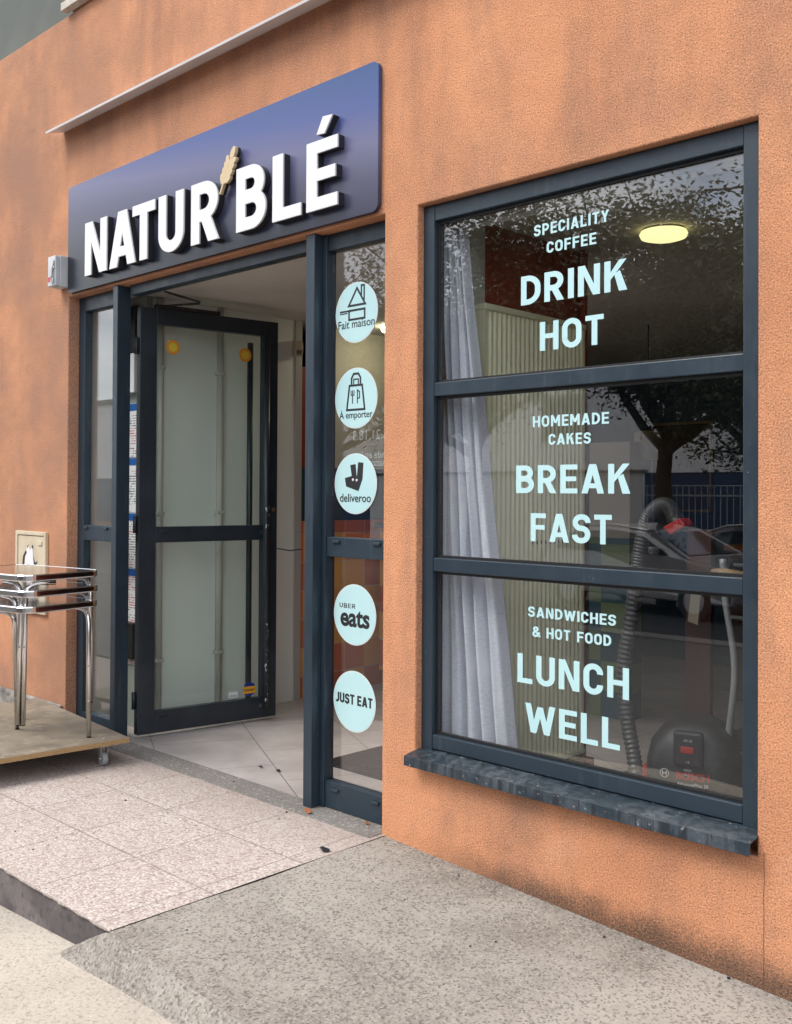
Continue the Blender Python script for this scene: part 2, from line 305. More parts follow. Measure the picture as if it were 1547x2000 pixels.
# cement strip under the door frame
tag(MB().box(-2.72,-.075,-.02,.0,.085,.004).build('threshold_strip',CEM,bev=.003),kind='structure')
def rampz(x,y):
    z=-.05*max(x,0)-.002
    lo=slabz(x,y)+.004
    return z+ .003*math.sin(9*x+3*y)*math.sin(7*y)*(1 if -1.2<y<-.1 else 0)
def slabz(x,y):
    z=-.121+.0545*(min(x,.35)+.212)
    if x>.35: z-=.05*(x-.35)
    return max(z,-.3)-.01*max(0,-y-1.3)
def rampz2(x,y):
    # pile of concrete against the end of the curb
    return rampz(x,y)
grid_sheet('ramp',RAMP,rampz,.022,6,-1.2985,.06,90,40)
# skirt of the ramp, spilling a little past the curb corner
def skirt(x,y):
    s0=slabz(x,y); zr=-.05*max(x,0)-.002; t=min(1,(-1.299-y)/.075)
    k=1 if x>.022 else max(0,1-((.022-x)/.235))
    return s0-.003+(zr-s0+.003)*k*(1-t)
grid_sheet('ramp_skirt',RAMP,skirt,-.213,6,-1.375,-1.2985,200,6)
grid_sheet('pavement',SLAB,slabz,-9,9,-1.95,-1.26,90,20)
PAV=mat('shade_dark_stone_paving',(.085,.08,.075),.8,var=[(2,5,(.09,.085,.08),.4,.7),(60,3,(.2,.19,.18),.6,.75)])  # stone paving coloured darker to stand in for shade under the trees
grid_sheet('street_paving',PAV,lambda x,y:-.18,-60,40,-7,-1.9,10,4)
grid_sheet('ground',ASPH,lambda x,y:-.55,-120,120,-120,30,4,4)
tag(MB().box(-60,-7.3,-.56,40,-6.98,-.17).build('kerb',CEM),kind='structure')
mk=mat('road_paint',(.7,.7,.68),.7)
for i in range(14):
    tag(MB().box(-20+i*2.4,-9.6,-.549,-19.85+i*2.4,-7.5,-.546).build('road_marking',mk),kind='structure')
# interior floor
def floor_mat():
    m=mat('interior_floor_tiles',(.42,.38,.35),.35,spec=.4); n,l,p=nodes(m); g=n.new('ShaderNodeNewGeometry').outputs['Position']
    mp=n.new('ShaderNodeMapping'); mp.inputs['Rotation'].default_value=(0,0,R(28)); mp.inputs['Location'].default_value=(18.9,18.05,0); l.new(g,mp.inputs[0])
    bt=n.new('ShaderNodeTexBrick'); bt.offset=.5; bt.inputs['Scale'].default_value=1; bt.inputs['Brick Width'].default_value=.6; bt.inputs['Row Height'].default_value=.575; bt.inputs['Mortar Size'].default_value=.0022; l.new(mp.outputs[0],bt.inputs[0])
    c=mixc(n,l,rng(n,l,noise(n,l,g,3,6,.65),.35,.65),(.50,.455,.43),(.37,.33,.31)); c=mixc(n,l,bt.outputs['Fac'],c,(.10,.09,.085)); l.new(c,p.inputs['Base Color']); return m
tag(MB().box(-4.5,.0855,-.1,4.5,5.2,-.001).build('floor',floor_mat()),kind='structure')

tag(MB().box(.23,.2205,-.0005,3.59,4.99,.003).build('shop_back_floor',mat('dark_back_floor',(.075,.068,.062),.4,var=[(4,5,(.11,.10,.09),.4,.7)])),kind='structure')  # dark floor sheet laid over the tiles behind the big window
# ------------------------------------------------------------------ building
shop=thing('shop_building','orange rough-rendered shop building with recessed doorway and big window','building',(0,0,0))
def wall_holes(name,mt,parent,xs,zs,holes,y0,y1):
    b=MB(); H=lambda i,k: any(a<=xs[i]+1e-6 and xs[i+1]<=c+1e-6 and d<=zs[k]+1e-6 and zs[k+1]<=e+1e-6 for a,c,d,e in holes)
    nx,nz=len(xs)-1,len(zs)-1; ins=lambda i,k: 0<=i<nx and 0<=k<nz and not H(i,k)
    for i in range(nx):
        for k in range(nz):
            if not ins(i,k): continue
            a,c,d,e=xs[i],xs[i+1],zs[k],zs[k+1]
            b.face([(a,y0,d),(c,y0,d),(c,y0,e),(a,y0,e)]); b.face([(a,y1,d),(a,y1,e),(c,y1,e),(c,y1,d)])
            if not ins(i-1,k): b.face([(a,y0,d),(a,y0,e),(a,y1,e),(a,y1,d)])
            if not ins(i+1,k): b.face([(c,y0,d),(c,y1,d),(c,y1,e),(c,y0,e)])
            if not ins(i,k-1): b.face([(a,y0,d),(a,y1,d),(c,y1,d),(c,y0,d)])
            if not ins(i,k+1): b.face([(a,y0,e),(c,y0,e),(c,y1,e),(a,y1,e)])
    bmesh.ops.remove_doubles(b.b,verts=b.b.verts[:],dist=1e-5)
    return b.build(name,mt,parent,bev=.006,seg=3)
wall_holes('wall',ORANGE,shop,[-9,-2.72,0,.192,1.64,9],[-.6,.322,2.635,4.385],[(-2.72,0,-.6,2.635),(.192,1.64,.322,2.635)],0,.22)
box('upper_wall',ORANGE,shop,-2.70,0,4.386,9,.22,7.5)
box('upper_storey_wall',mat('grey_green_upper_wall',(.105,.115,.10),.85,var=[(3,4,(.13,.14,.125),.4,.7)],bump=(60,.4,.003)),shop,-9,.10,4.386,-2.702,.22,7.5)
box('window_ledge',mat('pale_stone_ledge',(.55,.50,.42),.8,var=[(20,4,(.42,.38,.32),.45,.7)],bump=(60,.4,.003)),shop,-2.76,-.05,4.395,9,-.001,4.445,bev=.003)
box('dark_upper_window',DARK,shop,-2.70,-.012,4.447,-1.2,-.001,5.6)  # dark window above the ledge
box('ceiling',CEIL,shop,-4.5,.221,2.64,4.5,5.2,2.75)
box('reveal_lining',CEIL,shop,-2.7195,.1205,0,-2.7005,.339,2.634)
box('partition_wall',RED,shop,.03,.221,0,.22,1.22,2.639)
box('wall_return',WALLI,shop,.2205,.221,0,.226,.40,2.639)
box('side_wall',mat('light_grey_green_wall',(.78,.80,.75),.5,var=[(1.2,3,(.72,.74,.70),.4,.7)]),shop,-2.45,.36,0,-2.35,1.50,2.639)
box('side_wall_end',WALLI,shop,-2.72,.34,0,-2.452,.38,2.639)
box('side_wall_frame',mat('grey_door_trim',(.42,.40,.37),.5),shop,-2.46,1.501,0,-2.34,1.56,2.639)
ORT=tiles_mat('orange_ochre_tiles',[(.72,.34,.07),(.62,.16,.06),(.78,.42,.09),(.55,.13,.05)],.20,.20,(0,.05,0),'yz',.003)
box('tiled_wall',ORT,shop,-2.43,1.561,0,-2.36,4.99,1.24)
box('red_side_wall',RED,shop,-2.45,1.561,1.62,-2.38,1.84,2.33)
box('side_wall_far',mat('beige_wall',(.60,.56,.48),.7),shop,-2.45,1.841,1.62,-2.385,4.99,2.639)
box('side_wall_band',mat('dark_teal_band',(.02,.05,.07),.5),shop,-2.44,1.561,1.241,-2.375,4.99,1.619)
ORT2=tiles_mat('orange_tiles_front',[(.72,.34,.07),(.62,.16,.06),(.78,.42,.09),(.55,.13,.05)],.20,.20,(0,.05,0),'xz',.003)
box('back_wall',mat('deep_blue_wall',(.012,.045,.085),.6,var=[(1,3,(.02,.06,.10),.4,.7)]),shop,-4.5,5.0,0,4.5,5.15,2.639)
box('right_wall',mat('brown_wall',(.10,.055,.03),.7),shop,3.6,.221,0,3.8,5,2.639)
box('left_end_wall',WALLI,shop,-4.5,.221,0,-4.4,5,2.639)
MOS=tiles_mat('blue_green_mosaic',[(.02,.075,.095),(.025,.09,.12),(.14,.20,.09),(.17,.235,.11)],.24,.19,(.09,.02,0),'xz',.002,.35,(.10,.12,.09))
box('mosaic_wall',MOS,shop,-.66,2.60,0,-.36,2.75,1.16)
box('mosaic_wall_top',mat('beige_panel',(.36,.33,.26),.6),shop,-.66,2.60,1.161,-.36,2.75,1.78)
box('wall_plinth',mat('crumbling_cement_plinth',(.22,.21,.19),.95,var=[(14,6,(.38,.34,.30),.5,.7),(9,5,(.12,.115,.10),.5,.7)],bump=(25,1,.02)),shop,-9,-.03,-.1,-2.745,-.001,.135,bev=.012)

# ------------------------------------------------------------------ metal drip ledge
dl=thing('metal_ledge','long thin pale metal ledge on brackets above the blue shop sign','ledge',(-1.4,0,3.65))
dl.location=(0,0,0)
mm=MB(); yz=lambda u,v,d:(d,u,v)
mm.prism([(-.118,3.631),(-.121,3.642),(-.001,3.672),(-.001,3.668),(-.114,3.638),(-.114,3.631)],yz,-2.80,3.6)
mm.build('folded_sheet',mat('pale_coated_metal',(.80,.77,.75),.4,var=[(4,4,(.70,.67,.64),.4,.7)]),dl)

# ------------------------------------------------------------------ stroke lettering
def rp(pts,n=7,closed=False):
    out=[]; N_=len(pts)
    for i,(x,y,r) in enumerate(pts):
        if r<=0 or (not closed and i in(0,N_-1)): out.append((x,y)); continue
        p=Vector((x,y)); a=Vector(pts[i-1][:2]); c=Vector(pts[(i+1)%N_][:2])
        d1=(a-p); d2=(c-p); rr=min(r,d1.length*.5 if pts[i-1][2]>0 else d1.length,d2.length*.5 if pts[(i+1)%N_][2]>0 else d2.length)
        ang=d1.angle(d2)
        p1=p+d1.normalized()*rr; p2=p+d2.normalized()*rr
        for k in range(n+1):
            t=k/n
            # circular-ish (rational) quadratic
            wq=math.sin(ang/2); a0=(1-t)**2; a1=2*t*(1-t)*wq; a2=t*t; s=a0+a1+a2
            q=(p1*a0+p*a1+p2*a2)/s; out.append((q.x,q.y))
    return out
def stroke(pts,t,closed=False):
    P_=[]
    for p in pts:
        p=Vector(p)
        if not P_ or (p-P_[-1]).length>2e-3*t/.1: P_.append(p)
    if closed and (P_[0]-P_[-1]).length<=2e-3*t/.1: P_.pop()
    n=len(P_); Lf=[];Rt=[]
    for i,p in enumerate(P_):
        a=P_[i-1] if (i>0 or closed) else None; c=P_[(i+1)%n] if (i<n-1 or closed) else None
        d1=(p-a).normalized() if a is not None else None; d2=(c-p).normalized() if c is not None else None
        if d1 is None: d1=d2
        if d2 is None: d2=d1
        n1=Vector((-d1.y,d1.x)); n2=Vector((-d2.y,d2.x)); mm_=(n1+n2)
        mm_=mm_/max(.2,mm_.dot(n1)) if mm_.length>1e-6 else n1
        Lf.append(p+mm_*t/2); Rt.append(p-mm_*t/2)
    m_=n if closed else n-1
    return [[Lf[i],Lf[(i+1)%n],Rt[(i+1)%n],Rt[i]] for i in range(m_)]
B4=lambda a,b_,c,d:[(a,b_),(c,b_),(c,d),(a,d)]
def glyph(ch,s):
    h=s/2; G=[]
    if ch=='I': return [B4(0,0,s,1)],s
    if ch=='L': w=.53; return [B4(0,0,s,1),B4(s,0,w,s*.92)],w
    if ch in 'EF':
        w=.57; G=[B4(0,0,s,1),B4(s,1-s*.92,w,1),B4(s,.5-s*.42,w*.93,.5+s*.46)]
        if ch=='E': G.append(B4(s,0,w,s*.92))
        return G,w
    if ch=='T': w=.60; return [B4(0,1-s*.92,w,1),B4(w/2-h,0,w/2+h,1-s*.92)],w
    if ch=='H': w=.66; return [B4(0,0,s,1),B4(w-s,0,w,1),B4(s,.5-s*.44,w-s,.5+s*.44)],w
    if ch=='D': w=.66; return [B4(0,0,s,1)]+stroke(rp([(s,1-h,0),(w-h,1-h,.34),(w-h,h,.34),(s,h,0)],10),s),w
    if ch=='O': w=.66; r=w/2-h; return stroke(rp([(h,h,r),(w-h,h,r),(w-h,1-h,r),(h,1-h,r)],10,True),s,True),w
    if ch=='U': w=.64; r=w/2-h; return stroke(rp([(h,1,0),(h,h,r),(w-h,h,r),(w-h,1,0)],10),s),w
    if ch=='J': w=.44; return stroke(rp([(w-h,1,0),(w-h,h,.2),(0,h,0)],8),s),w
    if ch=='C': w=.62; r=w/2-h; return stroke(rp([(w-h,.67,0),(w-h,1-h,r),(h,1-h,r),(h,h,r),(w-h,h,r),(w-h,.33,0)],8),s),w
    if ch=='S':
        w=.62; r=.24; return stroke(rp([(w-h*.9,.71,0),(w-h*.9,1-h,r),(h,1-h,r),(h,.515,r),(w-h,.515,r),(w-h,h,r),(h*.8,h,r),(h*.8,.29,0)],8),s),w
    if ch=='P': w=.62; return [B4(0,0,s,1)]+stroke(rp([(s,1-h,0),(w-h,1-h,.25),(w-h,.42,.25),(s,.42,0)],8),s),w
    if ch=='R':
        w=.64; return [B4(0,0,s,1)]+stroke(rp([(s,1-h,0),(w-h-.02,1-h,.25),(w-h-.02,.45,.25),(s,.45,0)],8),s)+[[(w*.36,.45-h*.5),(w*.36+s*1.15,.45-h*.5),(w,0),(w-s*1.18,0)]],w
    if ch=='B':
        w=.64; return [B4(0,0,s,1)]+stroke(rp([(s,1-h,0),(w-h-.04,1-h,.22),(w-h-.04,.53,.22),(s,.53,0)],8),s)+stroke(rp([(s,.51,0),(w-h,.51,.24),(w-h,h,.24),(s,h,0)],8),s),w
    if ch=='N': w=.68; return [B4(0,0,s,1),B4(w-s,0,w,1),[(s*.85,1),(w-s*.85,0),(w-s,0),(w-s,.36),(s,1)][:0] or [(s*.2,1),(s*1.15,1),(w-s*.2,0),(w-s*1.15,0)]],w
    if ch=='M': w=.80; c=w/2; return [B4(0,0,s,1),B4(w-s,0,w,1),[(s*.1,1),(s*1.1,1),(c+s*.5,.28),(c-s*.5,.28)],[(w-s*1.1,1),(w-s*.1,1),(c+s*.5,.28),(c-s*.5,.28)]],w
    if ch=='A':
        w=.72; c=w/2; x=lambda y:y*(c-s*.55)
        return [[(0,0),(s*1.08,0),(c+s*.5,1),(c-s*.6,1)],[(w,0),(w-s*1.08,0),(c-s*.5,1),(c+s*.6,1)],[(s*.9+x(.18)*.75,.18),(w-s*.9-x(.18)*.75,.18),(w-s*.9-x(.18+s)*.75,.18+s*.9),(s*.9+x(.18+s)*.75,.18+s*.9)]],w
    if ch=='V': w=.68; c=w/2; return [[(0,1),(s*1.1,1),(c+s*.5,0),(c-s*.6,0)],[(w,1),(w-s*1.1,1),(c-s*.5,0),(c+s*.6,0)]],w
    if ch=='W':
        w=1.0; q=w*.28; c=w/2
        return [[(0,1),(s*1.05,1),(q+s*.5,0),(q-s*.5,0)],[(q-s*.5,0),(q+s*.5,0),(c+s*.5,.92),(c-s*.5,.92)],[(w-q+s*.5,0),(w-q-s*.5,0),(c-s*.5,.92),(c+s*.5,.92)],[(w,1),(w-s*1.05,1),(w-q-s*.5,0),(w-q+s*.5,0)]],w
    if ch=='Y': w=.66; c=w/2; return [[(0,1),(s*1.1,1),(c+s*.4,.40),(c-s*.5,.40)],[(w,1),(w-s*1.1,1),(c-s*.4,.40),(c+s*.5,.40)],B4(c-h,0,c+h,.44)],w
    if ch=='K': w=.66; return [B4(0,0,s,1),[(s*.9,.36),(s*.9,.60),(w-s*1.15,1),(w,1)],[(s*1.6,.56),(s*2.5,.66),(w+.02,0),(w-s*1.2,0)]],w
    if ch=='&': w=.72; return stroke(rp([(w,.02,0),(.14,.72,.1),(.18,1-h,.14),(.48,1-h,.14),(.50,.66,.12),(h,.42,.14),(h,h,.18),(.50,h,.2),(w-.05,.46,0)],6),s),w
    return [],.30
def text_strokes(b,txt,x0,x1,z0,z1,s,y_front,y_back,gap=.13,space=.34):
    gl=[glyph(c,s) for c in txt]; tot=0; pos=[]
    for i,c in enumerate(txt):
        pos.append(tot); tot+=(space if c==' ' else gl[i][1])+gap
    tot-=gap; k=(x1-x0)/tot; H=z1-z0; st=0
    for i,c in enumerate(txt):
        for j,p in enumerate(gl[i][0]):
            st=j*.00002
            b.prism([(x0+(pos[i]+u)*k, z0+v*H) for u,v in p],lambda u,v,d:(u,d,v),y_front-st,y_back)
    return b
def txt_mesh(body,size,mt,parent,loc,rot=(R(90),0,0),bold=0,ext=.0004,align='CENTER',mirror=False,name='lettering',sx=1):
    cu=bpy.data.curves.new('t','FONT'); cu.body=body; cu.size=size; cu.offset=bold; cu.extrude=ext; cu.align_x=align; cu.resolution_u=4
    to=bpy.data.objects.new('t',cu); sc.collection.objects.link(to); bpy.context.view_layer.update()
    dg=bpy.context.evaluated_depsgraph_get(); me=bpy.data.meshes.new_from_object(to.evaluated_get(dg)); bpy.data.objects.remove(to)
    me.name=name; me.materials.clear(); me.materials.append(mt)
    if mirror or sx!=1: me.transform(Matrix.Diagonal((-sx if mirror else sx,1,1,1)))
    o=lk(bpy.data.objects.new(name,me),parent); o.location=loc; o.rotation_euler=rot; return o

# ------------------------------------------------------------------ shop sign
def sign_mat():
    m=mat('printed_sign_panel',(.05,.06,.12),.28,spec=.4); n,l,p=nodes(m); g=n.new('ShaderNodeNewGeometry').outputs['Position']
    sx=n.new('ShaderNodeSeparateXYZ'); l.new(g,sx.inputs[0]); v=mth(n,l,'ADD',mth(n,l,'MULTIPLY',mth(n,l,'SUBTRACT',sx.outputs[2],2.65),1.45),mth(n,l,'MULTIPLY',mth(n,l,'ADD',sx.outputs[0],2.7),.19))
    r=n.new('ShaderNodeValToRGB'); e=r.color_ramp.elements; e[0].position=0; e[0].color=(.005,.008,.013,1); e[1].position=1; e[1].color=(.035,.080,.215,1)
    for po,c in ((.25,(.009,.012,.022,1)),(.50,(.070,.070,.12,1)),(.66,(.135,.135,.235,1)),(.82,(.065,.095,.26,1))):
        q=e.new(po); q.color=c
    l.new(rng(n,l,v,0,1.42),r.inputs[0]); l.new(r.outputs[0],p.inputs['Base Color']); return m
sg=thing('shop_sign','dark blue rounded sign board reading NATUR BLÉ in raised white letters','sign',(0,0,0))
def rrect(x0,z0,x1,z1,r,n=6):
    o=[]
    for cx,cz,a0 in((x1-r,z1-r,0),(x0+r,z1-r,90),(x0+r,z0+r,180),(x1-r,z0+r,270)):
        for k in range(n+1): a=R(a0+90*k/n); o.append((cx+r*math.cos(a),cz+r*math.sin(a)))
    return o
xz=lambda u,v,d:(u,d,v)
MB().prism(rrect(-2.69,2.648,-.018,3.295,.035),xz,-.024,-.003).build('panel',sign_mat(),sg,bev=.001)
LW=[('N',-2.41,-2.165),('A',-2.135,-1.862),('T',-1.893,-1.669),('U',-1.634,-1.40),('R',-1.333,-1.096),('B',-.953,-.724),('L',-.675,-.471),('E',-.434,-.228)]
for i,(c,a,b_) in enumerate(LW):
    g_,w_=glyph(c,.198); mb=MB()
    for j,p in enumerate(g_): mb.prism([(a+u/w_*(b_-a),2.708+v*.31) for u,v in p],xz,-.066-j*.00003,-.058+j*.00003)
    mb.build('letter',WHITE,sg)
    mb=MB()
    for j,p in enumerate(g_): mb.prism([(a+u/w_*(b_-a),2.708+v*.31) for u,v in p],xz,-.0579+j*.00003,-.0245+j*.00003)
    bk=mb.build('letter_back',INK,sg)
MB().prism([(-.367,3.046),(-.315,3.041),(-.262,3.113),(-.325,3.118)],xz,-.066,-.058).build('accent',WHITE,sg); MB().prism([(-.367,3.046),(-.315,3.041),(-.262,3.113),(-.325,3.118)],xz,-.0579,-.0245).build('accent_back',INK,sg)
cream=mat('cream_acrylic',(.60,.46,.27),.4); mb=MB(); cx0,cz0,cx1,cz1=-1.085,2.925,-.975,3.118
ax=Vector((cx1-cx0,cz1-cz0)); axn=ax.normalized(); pn=Vector((axn.y,-axn.x)); k=0
mb.prism([tuple(Vector((cx0,cz0))+pn*.005),tuple(Vector((cx0,cz0))-pn*.005),tuple(Vector((cx0,cz0))+ax*.92-pn*.006),tuple(Vector((cx0,cz0))+ax*.92+pn*.006)],xz,-.0680,-.052)
for t in (.32,.46,.60,.74):
    for sd_ in (-1,1):
        c=Vector((cx0,cz0))+ax*(t+(.05 if sd_>0 else 0))+pn*sd_*.021; d=(axn+pn*sd_*.75).normalized(); q=Vector((d.y,-d.x)); k+=1
        mb.prism([tuple(c+d*math.cos(a_)*.028+q*math.sin(a_)*.0145) for a_ in [2*math.pi*i/14 for i in range(14)]],xz,-.0681-k*.00004,-.052)
c=Vector((cx0,cz0))+ax*.95; mb.prism([tuple(c+axn*math.cos(a_)*.032+pn*math.sin(a_)*.018) for a_ in [2*math.pi*i/14 for i in range(14)]],xz,-.069,-.052)
wo=mb.build('wheat_ear',cream,sg)
wb_=wo.copy(); wb_.data=wo.data.copy(); wb_.name='wheat_back'; sc.collection.objects.link(wb_); wb_.parent=sg; wb_.data.materials[0]=INK; wb_.location=(0,.0175,0)

# ------------------------------------------------------------------ big window
win=thing('shop_window','large anthracite window of three stacked panes lettered with coffee and lunch offers','window',(.9,.05,.33)); win.location=(0,0,0)
def bar(name,parent,x0,z0,x1,z1,y0=.035,y1=.10,mt=AN,bev=.003): return box(name,mt,parent,x0,y0,z0,x1,y1,z1,bev=bev)
bar('frame_post',win,.1935,.375,.252,2.633); bar('frame_post',win,1.576,.36,1.6385,2.633)
bar('frame_head',win,.253,2.566,1.575,2.632,.037); bar('frame_sill_rail',win,.253,.400,1.575,.458,.037)
bar('crossbar',win,.253,1.843,1.575,1.899,.037); bar('crossbar',win,.253,1.126,1.575,1.181,.037)
bar('sill_upstand',win,.253,.33,1.575,.3985,.055,.10,DARK)
# dark glazing gaskets
for za,zb in ((.458,1.126),(1.181,1.843),(1.899,2.566)):
    mb=MB(); mb.box(.2525,.058,za+.001,.262,.075,zb-.001); mb.box(1.566,.058,za+.001,1.5755,.075,zb-.001); mb.box(.262,.058,zb-.012,1.566,.075,zb-.001); mb.box(.262,.058,za+.001,1.566,.075,za+.010)
    mb.build('gasket',DARK,win)
    box('pane',GLASS,win,.2625,.068,za+.0105,1.5655,.073,zb-.0125)
mb=MB(); mb.prism([(-.062,.338),(-.060,.378),(.06,.398),(.06,.394),(-.056,.374),(-.058,.338)],yz,.185,1.645); mb.build('window_sill',ANS,win,bev=.0015)
TX=[('SPECIALITY',.733,1.060,2.423,2.466,.19,.16),('COFFEE',.791,1.008,2.351,2.393,.19,.15),('DRINK',.672,1.133,2.168,2.279,.185,.13),('HOT',.761,1.040,1.985,2.094,.185,.13),
('HOMEMADE',.730,1.063,1.698,1.740,.19,.15),('CAKES',.803,.988,1.629,1.670,.19,.15),('BREAK',.652,1.148,1.448,1.554,.185,.13),('FAST',.722,1.076,1.266,1.372,.185,.13),
('SANDWICHES',.712,1.094,.979,1.018,.19,.14),('& HOT FOOD',.732,1.075,.905,.944,.19,.14),('LUNCH',.662,1.147,.724,.835,.185,.13),('WELL',.700,1.111,.542,.651,.185,.12)]
for t_,a,b_,c,d,s_,gp in TX:
    gs=[glyph(q,s_) for q in t_]; tot=sum((.34 if q==' ' else g[1])+gp for q,g in zip(t_,gs))-gp; k_=(b_-a)/tot; x_=a
    for q,g in zip(t_,gs):
        w2=(.34 if q==' ' else g[1])*k_
        if q!=' ': mb=MB(); text_strokes(mb,q,x_,x_+w2,c,d,s_,.0667,.0678); mb.build('letter',VINYL,win)
        x_+=w2+gp*k_

# ------------------------------------------------------------------ entrance frame
ent=thing('entrance_frame','anthracite entrance screen with two posts, glazed sidelights and open middle','door frame',(0,0,0))
bar('post',ent,-.517,.0,-.459,2.634,.008,.095); bar('post',ent,-2.216,.0,-2.165,2.634,.008,.095)
box('post_back',AN,ent,-.458,.06,.0,-.432,.12,2.634,bev=.002); box('post_back',AN,ent,-2.2155,.0955,.0,-2.209,.12,2.634,bev=.002)
bar('header',ent,-2.119,2.575,-.518,2.634,.06,.12)
# right sidelight
bar('sidelight_stile',ent,-.018,.004,-.001,2.634,.07,.12)
for a,b_ in ((.006,.128),(1.152,1.242),(2.556,2.634)): bar('sidelight_rail',ent,-.4315,a,-.019,b_,.068,.12)
box('pane',GLASS,ent,-.4315,.10,.129,-.0195,.105,1.151); box('pane',GLASS,ent,-.4315,.10,1.243,-.0195,.105,2.555)
for x_ in (-.385,-.125):
    for z_ in (.088,1.215):
        box('drain_cover',AN,ent,x_,.058,z_,x_+.045,.0675,z_+.014,bev=.003)
# left sidelight
bar('sidelight_stile',ent,-2.719,.004,-2.645,2.634,.07,.12)
for a,b_ in ((.006,.10),(1.146,1.238),(2.546,2.634)): bar('sidelight_rail',ent,-2.644,a,-2.217,b_,.068,.12)
box('pane',GLASS,ent,-2.644,.10,.101,-2.217,.105,1.145); box('pane',GLASS,ent,-2.644,.10,1.239,-2.217,.105,2.545)
for x_ in (-2.63,-2.40): box('drain_cover',AN,ent,x_,.058,1.215,x_+.045,.0675,1.229,bev=.003)
# stickers
def circle(cx,cz,r,n=48): return [(cx+r*math.cos(2*math.pi*i/n),cz+r*math.sin(2*math.pi*i/n)) for i in range(n)]
SX=-.274; RS=.1375
def sticker(z,label,build):
    o=MB().prism(circle(SX,z,RS),xz,.0985,.0997).build('round_sticker',VINRIM,ent); o['label']=label
    MB().prism(circle(SX,z,RS-.0045),xz,.0979,.0984).build('sticker_face',VINYL,o)
    mb=MB(); build(mb,z); 
    if len(mb.b.verts): mb.build('logo',INK,o)
    return o
Y0,Y1=.0970,.0978
def st(mb,pts,t,z,closed=False):
    for j,p in enumerate(stroke([(SX+x*RS,z+y*RS) for x,y in pts],t*RS,closed)): mb.prism(p,xz,Y0-j*.00001,Y1)
def fait(mb,z):
    st(mb,[(-.36,.24),(.03,.80),(.42,.24)],.07,z,True); st(mb,[(.24,.52),(.24,.86),(.37,.86),(.37,.36)],.06,z)
    st(mb,[(-.34,.08),(.40,.08),(.40,-.22),(-.34,-.22)],.07,z,True); st(mb,[(-.78,.08),(-.38,.08)],.055,z); st(mb,[(-.78,.01),(-.42,.01)],.035,z)
s1=sticker(2.261,'pale blue round sticker with a house over a cooking pan',fait); txt_mesh('Fait maison',.053,INK,s1,(SX,Y1-.0003,2.261-.068),bold=.0003)
def emp(mb,z):
    st(mb,[(-.30,.42),(-.42,-.38),(.42,-.38),(.30,.42)],.07,z,True); st(mb,[(-.20,.46),(-.20,.66),(-.10,.80),(.12,.80),(.22,.66),(.22,.46)],.07,z); st(mb,[(-.10,.46),(-.10,.62),(.12,.62),(.12,.46)],.045,z)
    st(mb,[(-.15,-.18),(-.15,.26)],.04,z); st(mb,[(-.22,.26),(-.22,.10),(-.08,.10),(-.08,.26)],.03,z); st(mb,[(.08,-.18),(.08,.26),(.18,.20),(.18,.0),(.08,-.02)],.04,z)
s2=sticker(1.873,'pale blue round sticker with a takeaway bag, fork and knife',emp); txt_mesh('À emporter',.044,INK,s2,(SX,Y1-.0003,1.873-.090),bold=.0003)
def roo(mb,z):
    Q=lambda pts:[(SX+(x-288)/168*RS,z-(y+.06*(x-288)-1700)/240*RS) for x,y in pts]
    mb.prism(Q([(215,1725),(205,1660),(262,1640),(300,1640),(312,1756)]),xz,Y0,Y1); mb.prism(Q([(248,1555),(290,1545),(300,1660),(262,1655)]),xz,Y0-.00002,Y1)
    mb.prism(Q([(311,1530),(352,1532),(345,1660),(314,1756),(300,1660)]),xz,Y0-.00004,Y1)
s3=sticker(1.486,'pale blue round sticker with an angular dark animal head',roo); txt_mesh('deliveroo',.053,INK,s3,(SX,Y1-.0003,1.486-.082),bold=.0006)
for x_,y_ in((270,1668),(300,1672)): MB().prism(circle(SX+(x_-288)/168*RS,1.486-(y_-1700)/240*RS,.0062,12),xz,Y0-.0003,Y0-.0001).build('eye',VINRIM,s3)
s4=sticker(.895,'pale blue round sticker reading UBER eats',lambda mb,z:text_strokes(mb,'UBER',SX-.098,SX+.005,z+.028,z+.048,.13,Y0,Y1,.22)); txt_mesh('eats',.118,INK,s4,(SX+.002,Y1-.0003,.895-.052),bold=.0035)
s5=sticker(.505,'pale blue round sticker reading JUST EAT',lambda mb,z:text_strokes(mb,'JUST EAT',SX-.118,SX+.118,z-.015,z+.030,.21,Y0,Y1,.09,.22))
GREYV=mat('grey_vinyl_reverse',(.30,.31,.29),.5)
for t_,s_,x_,z_ in (('.6.21.18.3',.062,-.155,1.683),('mande en ligne :',.046,-.16,1.600),("natur'ble",.046,-.14,1.565),('uni',.046,-.06,1.80)):
    txt_mesh(t_,s_,GREYV,ent,(x_-.03,.1068,z_),rot=(R(90),0,0),mirror=True,bold=.0006)

# ------------------------------------------------------------------ open door leaf
door=thing('glass_door','dark framed glass door leaf standing open into the shop','door',(-2.152,.15,.0),0)
th=math.atan2(.986,.166); door.rotation_euler=(0,0,th)      # local +x along the leaf, local -y faces the viewer
def dbox(n_,mt,*c,bev=.003): return box(n_,mt,door,*c,bev=bev)
ANB=mat('dark_door_aluminium',(.016,.024,.031),.35,var=[(4,5,(.03,.04,.05),.45,.75),(120,2,(.10,.10,.10),.72,.78)])
dbox('stile',ANB,0,0,.02,.105,.05,2.53); dbox('stile',ANB,.822,0,.02,.925,.05,2.53)
dbox('rail',ANB,.1055,.001,.02,.8215,.049,.148); dbox('rail',ANB,.1055,.001,1.142,.8215,.049,1.236); dbox('rail',ANB,.1055,.001,2.435,.8215,.049,2.53)
box('pane',DGLASS,door,.1055,.022,.1485,.8215,.027,1.1415); box('pane',DGLASS,door,.1055,.022,1.2365,.8215,.027,2.4345)
